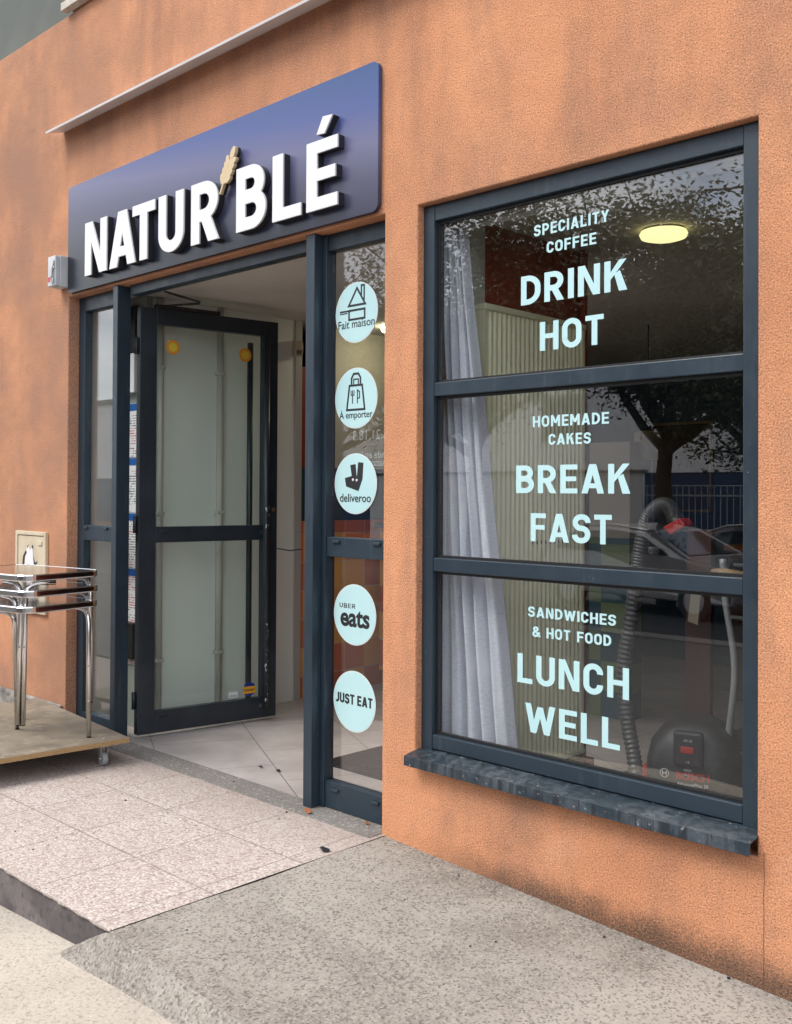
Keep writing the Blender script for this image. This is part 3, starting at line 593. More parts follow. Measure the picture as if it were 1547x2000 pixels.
pb=MB().tube([(.815,-.055,.085),(.815,-.055,2.40)],.019,16).build('pull_bar',ANB,door)
for z_ in (.10,1.19,2.38): MB().box(.803,-.055,z_-.012,.827,.0,z_+.012).build('bar_bracket',ALU if z_<.2 else ANB,pb,bev=.002)
MB().tube([(.79,.12,.085),(.79,.12,2.40)],.019,16).build('pull_bar',ANB,door)
chip=mat('chipped_bare_metal',(.45,.45,.44),.5)
mb=MB(); rr=random.Random(4)
for (a,b_,cnt) in ((1.20,1.36,9),(.12,.62,46)):
    for i in range(cnt):
        z_=rr.uniform(a,b_); an_=rr.uniform(-2.2,-.4); s_=rr.uniform(.0015,.005 if cnt>20 else .009)
        c=Vector((.815+.0195*math.cos(an_),-.055+.0195*math.sin(an_),z_)); tdir=Vector((-math.sin(an_),math.cos(an_),0)); nn=Vector((math.cos(an_),math.sin(an_),0))*.0004
        mb.face([c+nn+tdir*s_*math.cos(q)+Vector((0,0,1))*s_*1.8*math.sin(q) for q in (0,1,2.2,3.1,4.2,5.3)])
mb.build('paint_chips',chip,pb)
MB().tube([(.898,-.003,1.335),(.898,.0,1.335)],.013,16).build('lock',mat('brass_lock',(.35,.22,.12),.35,metal=.8),door)
dbox('keyhole_plate',BLACKP,.872,-.004,1.06,.895,-.0005,1.13,bev=.001)
for (u_,z_) in ((.14,1.205),(.14,.10)): dbox('drain_cover',ANB,u_,-.008,z_,u_+.05,-.0002,z_+.013,bev=.003)
YEL=mat('orange_sun_sticker',(.62,.25,.02),.5); YEL2=mat('yellow_sticker_centre',(.62,.48,.05),.5)
for u_,z_ in ((.215,2.31),(.700,2.305)):
    e=MB().prism(circle(u_,z_,.044,24),xz,.0195,.021).build('sun_sticker',YEL,door); MB().prism(circle(u_,z_,.027,20),xz,.0188,.0194).build('sticker_centre',YEL2,e)
SB=mat('blue_sticker',(.01,.03,.22),.4); SO=mat('amber_sticker',(.75,.36,.02),.4)
e=MB().prism(circle(.745,.205,.046,8),xz,.0195,.021).build('alarm_sticker',SB,door); MB().box(.702,.0188,.178,.788,.0194,.222).build('sticker_band',SO,e)
txt_mesh('STANLEY',.017,INK,e,(.745,.0186,.194),bold=.0006)
e=MB().box(.60,.0195,.165,.665,.021,.200).build('white_sticker',VINRIM,door); txt_mesh('SECURITE',.010,INK,e,(.632,.0193,.172))
# closer arm on top of the leaf
mb=MB(); mb.tube([(.12,.02,2.545),(.30,-.16,2.556)],.007,8); mb.tube([(.30,-.16,2.566),(.02,-.30,2.570)],.007,8); mb.build('closer_arm',BLACKP,door)
dbox('door_closer',BLACKP,.10,.005,2.531,.52,.045,2.556)
for z_ in (.22,1.25,2.3): MB().tube([(-.012,.03,z_-.05),(-.012,.03,z_+.05)],.011,10).build('hinge',ANB,door)
cb=MB().tube([(.925,-.003,1.085),(1.0,-.03,1.07),(1.10,-.02,1.075)],.004,6).build('stay_cord',mat('blue_cord',(.01,.03,.08),.5),door)

# ------------------------------------------------------------------ things behind the door
pipe=thing('wall_pipe','thin white vertical pipe seen through the open glass door','pipe',(-2.325,.85,0))
MB().tube([(0,0,0),(0,0,2.63)],.022,14).build('tube',WALLI,pipe)
for z_ in (.4,1.3,2.2): MB().box(-.024,-.028,z_,.022,.028,z_+.02).build('pipe_clip',WALLI,pipe,bev=.003)
pipe2=copy_tree(pipe); pipe2.location=(-2.325,.40,0); pipe2['label']='white vertical conduit at the left edge of the open door glass'
pipe['group']=pipe2['group']='white wall pipes behind the door'
ms=thing('motion_sensor','cream motion sensor high on the wall above the open door','sensor',(-2.335,1.50,2.44),R(-20))
mb=MB(); mb.prism([(0,-.05),(.05,-.06),(.062,-.01),(.05,.05),(0,.06)],lambda u,v,d:(u,d,v),-.032,.032); mb.build('sensor_body',mat('cream_plastic',(.55,.47,.33),.4),ms,bev=.008)
box('lens',mat('grey_lens',(.16,.15,.13),.3),ms,.052,-.018,-.045,.064,.018,-.015,bev=.002); MB().tube([(-.02,0,.03),(0,0,.03)],.018,10).build('bracket',WALLI,ms)
# notices hung in the slot beside the door
nb=thing('notice_sheets','tall white and blue printed notice strip hanging in the gap beside the door','notice',(0,0,0))
BLU=mat('blue_print',(.01,.10,.35),.5); PAP=mat('white_paper',(.72,.72,.72),.6); REDP=mat('red_print',(.55,.04,.04),.5)
PAPT=mat('printed_paper',(.72,.72,.72),.6)
def _pt():
    n,l,p=nodes(PAPT); g=n.new('ShaderNodeNewGeometry').outputs['Position']; sx=n.new('ShaderNodeSeparateXYZ'); l.new(g,sx.inputs[0])
    ln=mth(n,l,'LESS_THAN',mth(n,l,'FRACT',mth(n,l,'DIVIDE',sx.outputs[2],.0155)),.4); w1=mth(n,l,'GREATER_THAN',noise(n,l,g,90,1,.5,(1,1,.35)),.47); blk=mth(n,l,'GREATER_THAN',noise(n,l,g,14,2,.5,(.1,.1,1)),.43)
    c=mixc(n,l,mth(n,l,'GREATER_THAN',noise(n,l,g,11,2,.5,(.1,.1,1)),.53),(.06,.06,.06),(.5,.06,.05))
    l.new(mixc(n,l,mth(n,l,'MULTIPLY',mth(n,l,'MULTIPLY',ln,w1),blk),(.72,.72,.72),c),p.inputs['Base Color'])
_pt()
zt=1.99
for k_,hh in enumerate((.335,.34,.34,.33,.26)):
    sh=box('sheet',PAPT,nb,-2.56,.285+.001*k_,zt-hh,-2.40,.288+.001*k_,zt-.004)
    box('blue_header',BLU,sh,-2.56,.2835+.001*k_,zt-.05,-2.40,.2845+.001*k_,zt-.006)
    zt-=hh
box('backing_panel',mat('grey_green_backing',(.30,.32,.28),.6,var=[(3,4,(.24,.26,.23),.4,.7)]),nb,-2.700,.30,0,-2.33,.335,2.635)
box('dark_fitting',DARK,nb,-2.53,.26,2.30,-2.39,.299,2.58,bev=.004); box('white_fitting',PAP,nb,-2.52,.262,2.05,-2.40,.299,2.29,bev=.004); box('dark_fitting',DARK,nb,-2.53,.26,.42,-2.39,.299,.64,bev=.004)
# ------------------------------------------------------------------ wall-mounted boxes
eb=thing('emergency_release_box','small grey call box with red dot fixed at the left end of the sign','box',(0,0,0))
GP=mat('pale_grey_plastic',(.55,.57,.58),.4,var=[(15,4,(.48,.50,.50),.45,.7)])
MB().box(-2.815,-.062,2.692,-2.715,-.003,2.882).build('box_body',GP,eb,bev=.004)
MB().box(-2.812,-.092,2.695,-2.718,-.0625,2.879).build('front_cover',GP,eb,bev=.005)
rd=MB().tube([(-2.790,-.091,2.738),(-2.790,-.0945,2.738)],.0165,20).build('red_dot',REDP,eb)
box('lever_recess',mat('grey_recess',(.25,.26,.27),.6),eb,-2.758,-.0935,2.71,-2.724,-.0922,2.85,bev=.0006)
mb=MB(); mb.tube([(-2.733,-.097,2.845),(-2.745,-.100,2.80),(-2.742,-.104,2.76),(-2.741,-.104,2.738)],.006,8); mb.build('lever',GP,eb)
mb=MB()
mb.tube([(-2.741+.013*math.cos(2*math.pi*i/16),-.102,2.722+.016*math.sin(2*math.pi*i/16)) for i in range(17)],.004,6,cap=False); mb.build('lever_ring',GP,eb)
mb=MB(); mb.tube([(-2.731,-.0935,2.805),(-2.731,-.099,2.805)],.007,10); mb.build('screw',ALU,eb)
meter=thing('meter_box','cream utility box recessed in the orange wall behind the tables','utility box',(0,0,0))
CR=mat('cream_box_plastic',(.62,.53,.38),.5,var=[(6,5,(.52,.43,.30),.45,.7)])
mb=MB(); mb.box(-3.36,-.022,.665,-3.335,-.001,1.185); mb.box(-2.975,-.022,.665,-2.95,-.001,1.185); mb.box(-3.334,-.022,1.16,-2.976,-.001,1.185); mb.box(-3.334,-.022,.665,-2.976,-.001,.69); mb.build('box_frame',CR,meter,bev=.003)
md=box('box_door',CR,meter,-3.33,-.016,.694,-2.98,-.002,1.156,bev=.003)
box('latch',CR,md,-3.05,-.024,1.10,-3.0,-.0165,1.125,bev=.002)
mb=MB(); mb.prism([(-3.23,.99),(-3.22,1.05),(-3.19,1.095),(-3.16,1.06),(-3.13,1.09),(-3.12,1.03),(-3.09,.985),(-3.10,.90),(-3.21,.90)],xz,-.0185,-.0166); mb.build('white_stencil_paint',mat('white_spray_paint',(.75,.75,.76),.7),md)
mb=MB()
for p in stroke([(-3.21,1.055),(-3.245,1.02),(-3.255,.96),(-3.235,.91),(-3.205,.895)],.02): mb.prism(p,xz,-.0192,-.0186)
mb.build('black_stencil_mark',INK,md)
for q_ in ([(-3.118,1.03),(-3.09,.985),(-3.06,1.0),(-3.085,.965),(-3.105,.975)],[(-3.20,1.085),(-3.185,1.10),(-3.19,1.075)],[(-3.14,1.085),(-3.125,1.10),(-3.12,1.075)],circle(-3.15,.865,.008,8)):
    MB().prism(q_,xz,-.0192,-.0180).build('black_stencil_mark',INK,md)

# ------------------------------------------------------------------ dolly and tables
dol=thing('furniture_dolly','worn plywood dolly on grey castors carrying stacked metal tables','dolly',(-1.72,-.163,0),R(-6))
ply=mat('worn_plywood',(.24,.20,.145),.85,var=[(6,6,(.16,.13,.10),.42,.66),(18,6,(.33,.28,.21),.55,.75),(3,5,(.20,.17,.13),.52,.75)],bump=(40,.4,.003))
plye=mat('plywood_edge',(.42,.27,.12),.8,var=[(60,4,(.25,.16,.08),.4,.7,(1,1,6))])
o=box('deck',ply,dol,-1.3,-1.02,.113,0,0,.14,bev=.003)
mb=MB(); mb.box(.0005,-1.02,.114,.004,0,.138); mb.box(-1.3,-1.0245,.114,0,-1.0205,.138); mb.build('deck_edge',plye,dol)
CG=mat('grey_castor_rubber',(.28,.30,.29),.5)
for i,(x_,y_) in enumerate(((-.055,-.12),(-.055,-.90),(-1.24,-.12),(-1.24,-.90))):
    fk=MB(); fk.box(x_-.028,y_-.022,.103,x_+.028,y_+.022,.1125); fk.box(x_-.02,y_-.020,.045,x_+.012,y_-.017,.103); fk.box(x_-.02,y_+.017,.045,x_+.012,y_+.020,.103); fo=fk.build('castor',GALV,dol,bev=.001)
    MB().tube([(x_-.004,y_-.014,.037),(x_-.004,y_+.014,.037)],.036,22).build('wheel',CG,fo,bev=.003); MB().tube([(x_-.004,y_-.0225,.037),(x_-.004,y_+.0225,.037)],.008,10).build('axle',GALV,fo)
    MB().tube([(x_+.01,y_,.1405),(x_+.01,y_,.145)],.011,8).build('bolt_head',GALV,dol)
def mk_table(label):
    t=thing('cafe_table',label,'table',(0,0,0),0,'stacked stainless steel tables')
    W,D,H=.70,.47,.72
    pr=[(x,y) for x,y in rrect(-W,-D,0,0,.075,8)]
    mb=MB(); mb.prism(pr,lambda u,v,d:(u,v,d),H-.004,H); mb.build('tabletop',STEEL,t)
    mb=MB()
    outer=rrect(-W-.003,-D-.003,.003,.003,.078,8); n=len(outer)
    cs=[(.0,H+.0015),(.004,H-.004),(.004,H-.026),(.0,H-.032),(-.012,H-.032),(-.012,H-.0045),(-.002,H-.0045)]
    cx,cy=-W/2,-D/2; rings=[]
    for x,y in outer:
        nx,ny=(x-cx),(y-cy); nx=(1 if x>-.078 else(-1 if x<-W+.078 else 0)); 
        d=Vector((x-max(-W+.075,min(-.075,x)),y-max(-D+.075,min(-.075,y)),0)); d=d.normalized() if d.length>1e-6 else Vector((1,0,0))
        rings.append([mb.b.verts.new((x+d.x*a,y+d.y*a,z)) for a,z in cs])
    for i in range(n):
        for k in range(len(cs)):
            k2=(k+1)%len(cs); q=mb.b.faces.new([rings[i][k],rings[(i+1)%n][k],rings[(i+1)%n][k2],rings[i][k2]])
    mb.build('edge_band',STEEL,t)
    return t,W,D,H
def leg_path(top1,bend,foot,n=7):
    a,b_,c=Vector(top1),Vector(bend),Vector(foot); d1=(a-b_).normalized(); d2=(c-b_).normalized(); r=.075
    p1=b_+d1*r; p2=b_+d2*r; out=[a]
    for k in range(n+1): t=k/n; out.append(p1*(1-t)**2+b_*2*t*(1-t)+p2*t*t)
    out.append(c); return out
def add_leg(t,H,corner,dirs,foot,r=.0125):
    mb=MB(); c=Vector(corner); f_=Vector(foot)
    for i,d in enumerate(dirs):
        d=Vector(d); off=d*.014
        mb.tube(leg_path(c+d*.16+Vector((0,0,0)),c+off,f_+off),r,12)
        for s_ in (.28,.55): mb.tube([f_+off+(c-f_)*s_,f_+off+(c-f_)*s_+Vector((.0115,-.0105,.0))],.0045,6)
    o=mb.build('leg',STEEL,t)
    for i,d in enumerate(dirs):
        off=Vector(d)*.014; MB().tube([f_+off+Vector((0,0,-.006)),f_+off+Vector((0,0,.001))],r*.95,12).build('foot_cap',DARK,o)
tabs=[]
AX=(-1.875,-.245); ang=R(9)
spec=[('lowest of the three stacked steel tables, standing on the plywood dolly',.142,(0,0),0),('middle table of the steel stack on the dolly',.222,(-.002,.004),.5),('top table of the steel stack, with mirror-like top',.302,(0,0),0)]
for i,(lb,z_,(dx,dy),da) in enumerate(spec):
    t,W,D,H=mk_table(lb); t.location=(AX[0]+dx,AX[1]+dy,z_); t.rotation_euler=(0,0,ang+R(da)); k=H-.045
    zf=.006
    if i==0:
        add_leg(t,H,(-.03,-.05,k),[(-1,0,0)],(.012,-.075,zf)); add_leg(t,H,(-.16,-D+.06,k),[(-1,0,0)],(-.455,-.185,zf)); 
    elif i==1:
        add_leg(t,H,(-.035,-.045,k),[(-1,0,0)],(-.03,-.05,.03)); add_leg(t,H,(-.15,-D+.06,k),[(-1,0,0)],(-.40,-.22,.03))
    else:
        add_leg(t,H,(-.035,-.035,k),[(-1,0,0)],(-.02,-.04,.02)); add_leg(t,H,(-.085,-D+.045,k),[(-1,0,0),(.5,.86,0)],(-.11,-D+.055,-.045))
    add_leg(t,H,(-W+.05,-D+.05,k),[(1,0,0),(0,1,0)],(-W+.03,-D+.03,zf)); add_leg(t,H,(-W+.05,-.05,k),[(1,0,0),(0,-1,0)],(-W+.03,-.03,zf))
    tabs.append(t)

# ------------------------------------------------------------------ inside the window
cur=thing('curtain','grey lavender pleated curtain hanging inside the left of the big window','curtain',(0,0,0))
CUR=mat('grey_linen_cloth',(.58,.60,.68),.9,var=[(60,3,(.48,.48,.53),.4,.7,(1,1,5)),(5,3,(.64,.64,.69),.5,.7)])
def curtain_mesh():
    b=bmesh.new(); nu,nv=150,60; V=[]
    for j in range(nv+1):
        v=j/nv; z=.10+(2.585-.10)*v; tt=1-v
        xl=.150+.005*math.sin(6*v); xr=.292+(.60-.292)*(tt**1.05); row=[]
        for i in range(nu+1):
            u=i/nu; ph=2*math.pi*(5.2*u)+.5*math.sin(3*u+1.5*v)
            x=xl+(xr-xl)*(u+.018*math.sin(ph*1+1)); amp=.020+.016*tt; sh=math.copysign(abs(math.sin(ph))**.65,math.sin(ph))
            y=.178+amp*sh+.006*math.sin(2.3*ph+4*v)+.004*math.sin(17*v+9*u)
            if v>.96: z2=z-.022*abs(math.sin(ph*.5+.4))*((v-.96)/.04)
            else: z2=z
            row.append(b.verts.new((x,y,z2)))
        V.append(row)
    for j in range(nv):
        for i in range(nu): q=b.faces.new([V[j][i],V[j][i+1],V[j+1][i+1],V[j+1][i]]); q.smooth=True
    me=bpy.data.meshes.new('cloth'); b.to_mesh(me); b.free(); me.materials.append(CUR); o=lk(bpy.data.objects.new('cloth',me),cur)
    md=o.modifiers.new('s','SOLIDIFY'); md.thickness=.0015
curtain_mesh()
tr=thing('curtain_rail','thin white rail under the ceiling across the top of the big window','curtain rail',(0,0,0))
box('rail',mat('white_enamel',(.80,.82,.80),.3),tr,.20,.285,2.585,1.62,.30,2.604,bev=.002)
for x_ in (.25,.9,1.55): box('rail_bracket',WALLI,tr,x_,.286,2.6045,x_+.02,.299,2.639)
for x_ in (.17,.21,.25): pass
rad=thing('radiator','tall cream ribbed panel radiator on the dark red wall inside the window','radiator',(0,0,0))
RC=mat('cream_radiator_enamel',(.88,.84,.60),.35)
mb=MB(); y_=.315; prof=[(.232,y_)]; yend=1.085; pitch=.0335
prof=[(.295,.315)]
q=.335
while q+pitch<yend-.012:
    prof+= [(.293,q),(.283,q+.006),(.283,q+pitch-.013),(.293,q+pitch-.007)]; q+=pitch
prof+=[(.295,yend-.012),(.295,yend)]
poly=prof+[(.232,yend),(.232,.315)]
mb.prism(poly,lambda u,v,d:(u,v,d),.22,2.235); mb.build('panel',RC,rad)
box('top_grille',RC,rad,.232,.313,2.2355,.302,1.088,2.262,bev=.004); box('bottom_rail',RC,rad,.232,.313,.20,.302,1.088,.2195,bev=.004)
for k_ in range(9): box('slot',DARK,rad,.2955,.66+k_*.034,1.215,.2965,.668+k_*.034,1.232)
rp_=thing('red_pipe','thin red vertical heating pipe at the far side of the radiator','pipe',(.245,1.135,0))
REDM=mat('red_gloss_paint',(.35,.02,.012),.35)
MB().tube([(0,0,0),(0,0,2.64)],.014,12).build('tube',REDM,rp_); box('pipe_foot',REDM,rp_,-.045,-.045,.001,.05,.045,.16,bev=.006)
lamp=thing('ceiling_lamp','round lit yellowish ceiling lamp seen through the top window pane','lamp',(.735,1.045,2.592))
MB().lathe([(.0,.0),(.07,.001),(.100,.010),(.107,.026),(.100,.038)],(0,0,0),40).build('diffuser',mat('lit_opal_diffuser',(.9,.85,.5),.4,emit=((1,.90,.42),.62)),lamp)
MB().lathe([(.095,.0385),(.095,.044)],(0,0,0),30).build('base_plate',WALLI,lamp)
lamp2=copy_tree(lamp); lamp2.location=(-2.0,2.15,2.592); lamp2['label']='second lit round ceiling lamp, above the doorway area behind the right sidelight'; lamp['group']=lamp2['group']='round lit ceiling lamps'
for o_ in sc.objects:
    if o_.parent==lamp2 and o_.name.startswith('diffuser'): o_.data=o_.data.copy(); o_.data.materials[0]=mat('bright_opal_diffuser',(.9,.85,.5),.4,emit=((1,.92,.62),9))
# second lamp deeper inside
pend=thing('pendant_lamp','unlit beige drum lampshade hanging in the back of the shop','lamp',(-.63,3.3,1.69))
MB().lathe([(.09,0),(.10,.005),(.098,.19),(.05,.20)],(0,0,0),28).build('lamp_shade',mat('beige_shade',(.30,.27,.19),.8),pend); MB().tube([(0,0,.19),(0,0,.95)],.005,6).build('cord',DARK,pend)
pf=thing('picture_frame','large dark picture with thin gilt frame on the back wall','picture',(0,0,0))
mb=MB(); x0,x1,z0,z1=-1.55,-.98,1.29,2.07
mb.box(x0,4.96,z0,x0+.02,4.99,z1); mb.box(x1-.02,4.96,z0,x1,4.99,z1); mb.box(x0+.021,4.96,z1-.02,x1-.021,4.99,z1); mb.box(x0+.021,4.96,z0,x1-.021,4.99,z0+.02); mb.build('frame',mat('gilt',(.22,.15,.06),.5),pf)
box('canvas',mat('dark_brown_canvas',(.04,.028,.018),.6),pf,x0+.021,4.97,z0+.021,x1-.021,4.985,z1-.021)
cab=thing('wooden_cabinet','dark brown wooden cabinet standing at the back of the shop','cabinet',(0,0,0))
BW=mat('dark_brown_wood',(.085,.035,.014),.5,var=[(8,4,(.05,.02,.008),.4,.7,(1,1,.1))])
box('carcass',BW,cab,-.2,3.7,0,1.7,4.3,1.05,bev=.004); 
for k_ in range(4): box('cabinet_door',BW,cab,-.18+k_*.47,3.68,.08,.25+k_*.47,3.699,.98,bev=.004)
box('worktop',mat('orange_worktop',(.32,.12,.03),.5),cab,-.24,3.66,1.051,1.74,4.32,1.09,bev=.004)
# bench of tiled seating seen low in the sidelight
tb=thing('tiled_counter','low counter faced with orange and ochre tiles behind the sidelight','counter',(0,0,0))
box('tiled_front',ORT2,tb,-2.30,2.3,0.12,-1.30,2.8,1.18); box('counter_top',mat('dark_teal_top',(.03,.07,.075),.3),tb,-2.33,2.27,1.181,-1.27,2.83,1.22,bev=.004); box('plinth',DARK,tb,-2.28,2.34,0,-1.32,2.79,.119)
# vacuum cleaner
vac=thing('vacuum_cleaner','black workshop vacuum cleaner with red details on the floor inside the window','vacuum cleaner',(1.13,.60,.02),R(17))
b=bmesh.new()
secs=[(.0,.17,.16),(.05,.185,.175),(.28,.185,.175),(.31,.180,.170),(.40,.180,.165),(.47,.165,.15),(.53,.12,.12),(.56,.06,.07)]
rings=[]
for z_,a_,c_ in secs:
    rings.append([b.verts.new((math.copysign(abs(math.cos(q))**.6,math.cos(q))*a_,math.copysign(abs(math.sin(q))**.6,math.sin(q))*c_,z_)) for q in [2*math.pi*i/36 for i in range(36)]])
for i in range(len(rings)-1):
    for k in range(36): q=b.faces.new([rings[i][k],rings[i][(k+1)%36],rings[i+1][(k+1)%36],rings[i+1][k]]); q.smooth=True
b.faces.new(rings[-1]); b.faces.new(rings[0][::-1]); me=bpy.data.meshes.new('body'); b.to_mesh(me); b.free(); me.materials.append(BLACKP); lk(bpy.data.objects.new('body',me),vac)
RP=mat('red_plastic',(.38,.02,.015),.4)
box('control_panel',BLACKP,vac,-.055,-.185,.405,.055,-.15,.54,bev=.012)
box('red_switch',RP,vac,-.025,-.193,.46,.022,-.1855,.485,bev=.003)
for s_ in (-1,1): box('latch',RP,vac,min(s_*.180,s_*.200),-.05,.22,max(s_*.180,s_*.200),.05,.36,bev=.006)
MB().tube([(0,-.165,.20),(0,-.215,.19)],.034,20).build('hose_inlet',BLACKP,vac,bev=.003); MB().tube([(0,-.216,.19),(0,-.221,.19)],.022,16).build('inlet_cap',ALU,vac)
txt_mesh('BOSCH',.038,RP,vac,(.018,-.187,.362),bold=.0014); txt_mesh('AdvancedVac 20',.017,GP,vac,(.018,-.1865,.340),bold=.0002)
mb=MB(); mb.tube([(-.085+.016*math.cos(q),-.187,.378+.016*math.sin(q)) for q in [2*math.pi*i/20 for i in range(21)]],.0015,5,cap=False)
mb.box(-.0935,-.188,.368,-.0905,-.1865,.388); mb.box(-.0795,-.188,.368,-.0765,-.1865,.388); mb.box(-.0904,-.188,.3765,-.0796,-.1865,.3795); mb.build('round_logo',GP,vac)
for z_,t_ in ((.515,'AB 20'),(.435,'I 0'),(.405,'MAX'),(.39,'AUTO')): txt_mesh(t_,.013,GP,vac,(0,-.1865,z_-.012))
for s_ in (-1,1): MB().tube([(s_*.15,.10,.03),(s_*.18,.10,.03)],.05,18).build('wheel',DARK,vac)
# hose
def spline(P_,n):
    P_=[Vector(p) for p in P_]; P_=[P_[0]*2-P_[1]]+P_+[P_[-1]*2-P_[-2]]; out=[]
    for i in range(1,len(P_)-2):
        for k in range(n):
            t=k/n; a,b_,c,d=P_[i-1:i+3]; out.append(.5*((2*b_)+(-a+c)*t+(2*a-5*b_+4*c-d)*t*t+(-a+3*b_-3*c+d)*t**3))
    out.append(P_[-2]); return out
hose=thing('vacuum_hose','grey ribbed vacuum hose bent over at the top with a red end','hose',(0,0,0))
hp=spline([(1.035,.60,1.345),(1.01,.60,1.395),(.965,.60,1.400),(.912,.60,1.345),(.880,.60,1.22),(.862,.60,1.10),(.835,.60,.92),(.808,.60,.74),(.818,.60,.55),(.865,.58,.38),(.93,.52,.22),(.985,.46,.19)],36)
MB().tube(hp,.03,16,rf=lambda i:.0290+.0020*(1 if i%4<2 else -1)).build('ribbed_tube',mat('grey_hose_plastic',(.07,.07,.072),.35),hose)
MB().tube([(1.03,.60,1.355),(1.065,.60,1.30)],.034,14).build('hose_cuff',BLACKP,hose); MB().prism([(1.00,1.315),(1.075,1.355),(1.10,1.325),(1.035,1.285)],xz,.56,.64).build('red_end',RP,hose,bev=.006)
# ladder
lad=thing('step_ladder','grey metal step ladder partly seen at the right edge of the window','ladder',(0,0,0))
LG=mat('grey_painted_tube',(.30,.31,.31),.4,metal=.3)
for dx in (0,.42):
    MB().tube(spline([(1.235+dx,.60,1.20),(1.245+dx,.60,1.05),(1.283+dx,.60,.80),(1.262+dx,.60,.55),(1.222+dx,.60,.26),(1.20+dx,.60,.01)],8),.013,12).build('stile',LG,lad)
for z_ in (1.09,.98,.47,.27,1.18): 
    x_=1.225+(z_-.26)*.06; MB().tube([(x_,.60,z_),(x_+.42,.60,z_+.0)],.008,10).build('rung',ALU,lad)
wb=thing('wooden_stick','pale worn wooden stick lying behind the right end of the middle pane','stick',(0,0,0))
MB().tube(spline([(1.235,.50,1.145),(1.30,.50,1.150),(1.42,.50,1.135),(1.60,.50,1.125)],6),[.010]+[.022]*17+[.020],12).build('shaft',mat('pale_wood',(.30,.19,.09),.6,var=[(20,4,(.20,.12,.05),.4,.7)]),wb)
# leaning brown board and shutter strip behind the hose
bd=thing('leaning_board','brown timber board leaning inside behind the vacuum hose','board',(0,0,0))
MB().prism([(.93,0),(1.05,0),(1.06,1.30),(.95,1.30)],xz,.86,.89).build('board',mat('red_brown_board',(.05,.016,.010),.5),bd,bev=.002)
MB().prism([(.985,.92),(1.03,.91),(1.05,1.12),(1.01,1.12)],xz,.80,.81).build('pale_strip',mat('pale_strip_wood',(.28,.24,.17),.5),bd)

tag(MB().box(-1.02,.56,.0,-.12,1.16,.008).build('door_mat',DARK),'black rubber mat on the tiled floor behind the right sidelight','mat')
# ------------------------------------------------------------------ debris
LF=mat('dry_leaf_brown',(.30,.10,.03),.8); rr=random.Random(11)
first=None
for i,(x_,y_,s_,lb) in enumerate(((-.44,-.03,.020,'crumpled brown dry leaf against the foot of the right door post'),(-.41,-.045,.016,'small curled dry leaf just right of the door post'),(-.12,.03,.013,'tiny dry leaf by the foot of the sidelight, near the wall'),(-1.05,.30,.020,'dark dry leaf flake on the shop floor tiles'),(-1.17,.28,.014,'smaller dark flake on the shop floor tiles'),(-.02,-.30,.03,'dark flat leaf fragment on the joint between slabs and ramp'))):
    b=MB(); pts=[Vector((x_+s_*math.cos(q)*rr.uniform(.6,1.2),y_+.7*s_*math.sin(q)*rr.uniform(.6,1.2),.006+rr.uniform(0,.012 if i<3 else .003))) for q in [2*math.pi*k/9 for k in range(9)]]
    c=Vector((x_,y_,.008+(.012 if i<3 else .002)))
    for k in range(9): b.face([c,pts[k],pts[(k+1)%9]])
    o=b.build('dry_leaf',LF if i<3 else BLACKP); tag(o,lb,'leaf','dry leaves on the ground')
    md=o.modifiers.new('s','SOLIDIFY'); md.thickness=.0012

rr=random.Random(5); peb=mat('grey_pebble',(.32,.28,.24),.9); spots=[]
for i in range(46):
    if i<14: x_,y_=rr.uniform(.05,1.8),-rr.uniform(.01,.10)
    elif i<26: x_,y_=rr.uniform(-2.3,-.05),rr.uniform(-.10,.03)
    elif i<36: x_,y_=rr.uniform(-1.6,0),rr.uniform(-1.2,-.1)
    else: x_,y_=rr.uniform(.1,1.5),rr.uniform(-1.2,-.1)
    s_=rr.uniform(.0025,.0065); z_=(rampz(x_,y_) if x_>.022 else (.004 if y_>-.075 else 0))
    b=MB(); bmesh.ops.create_icosphere(b.b,subdivisions=1,radius=s_)
    for v in b.b.verts: v.co=Vector((v.co.x*rr.uniform(.7,1.5),v.co.y*rr.uniform(.7,1.3),v.co.z*.6))
    o=b.build('pebble',peb if i%3 else DARK); o.location=(x_,y_,z_+s_*.4); tag(o,'small loose bit of grit on the ground in front of the shop','pebble','loose grit in front of the shop')
# ------------------------------------------------------------------ across the street (seen in the glass)
ob=thing('opposite_building','long low building across the street, white above a deep blue base','building',(0,0,0))
OW=mat('white_facade_paint',(.85,.82,.80),.8,var=[(.6,4,(.80,.77,.75),.4,.7)]); OBL=mat('deep_blue_facade_paint',(.012,.035,.10),.7)
box('base_wall',OBL,ob,-60,-22.5,-.55,14,-22,2.02); box('upper_wall',OW,ob,-60,-22.5,2.021,14,-21.97,5.6); box('roof_edge',CEM,ob,-60.1,-22.6,5.601,14.1,-21.8,5.8)
for i in range(9):
    wf=box('window',mat('opposite_window_frame',(.25,.25,.25),.5) if i==0 else bpy.data.materials['opposite_window_frame'],ob,-46+i*6.2,-21.969,3.0,-44.4+i*6.2,-21.93,4.4)
    box('window_pane',mat('opposite_window_pane',(.02,.03,.04),.1) if i==0 else bpy.data.materials['opposite_window_pane'],wf,-45.9+i*6.2,-21.929,3.1,-44.5+i*6.2,-21.92,4.3)
wl=thing('low_wall','low orange rendered wall across the street under the railing','wall',(0,0,0)); box('wall_body',mat('orange_low_wall',(.38,.15,.07),.9),wl,-40,-19.1,-.55,10,-18.9,.12,bev=.01)
pl=thing('pale_wall_panel','pale rendered wall and gate pier across the street at left','wall',(0,0,0)); box('wall_body',OW,pl,-19,-18.7,-.55,-9.6,-18.5,1.95,bev=.01); box('coping',CEM,pl,-19.05,-18.75,1.951,-9.55,-18.45,2.02)
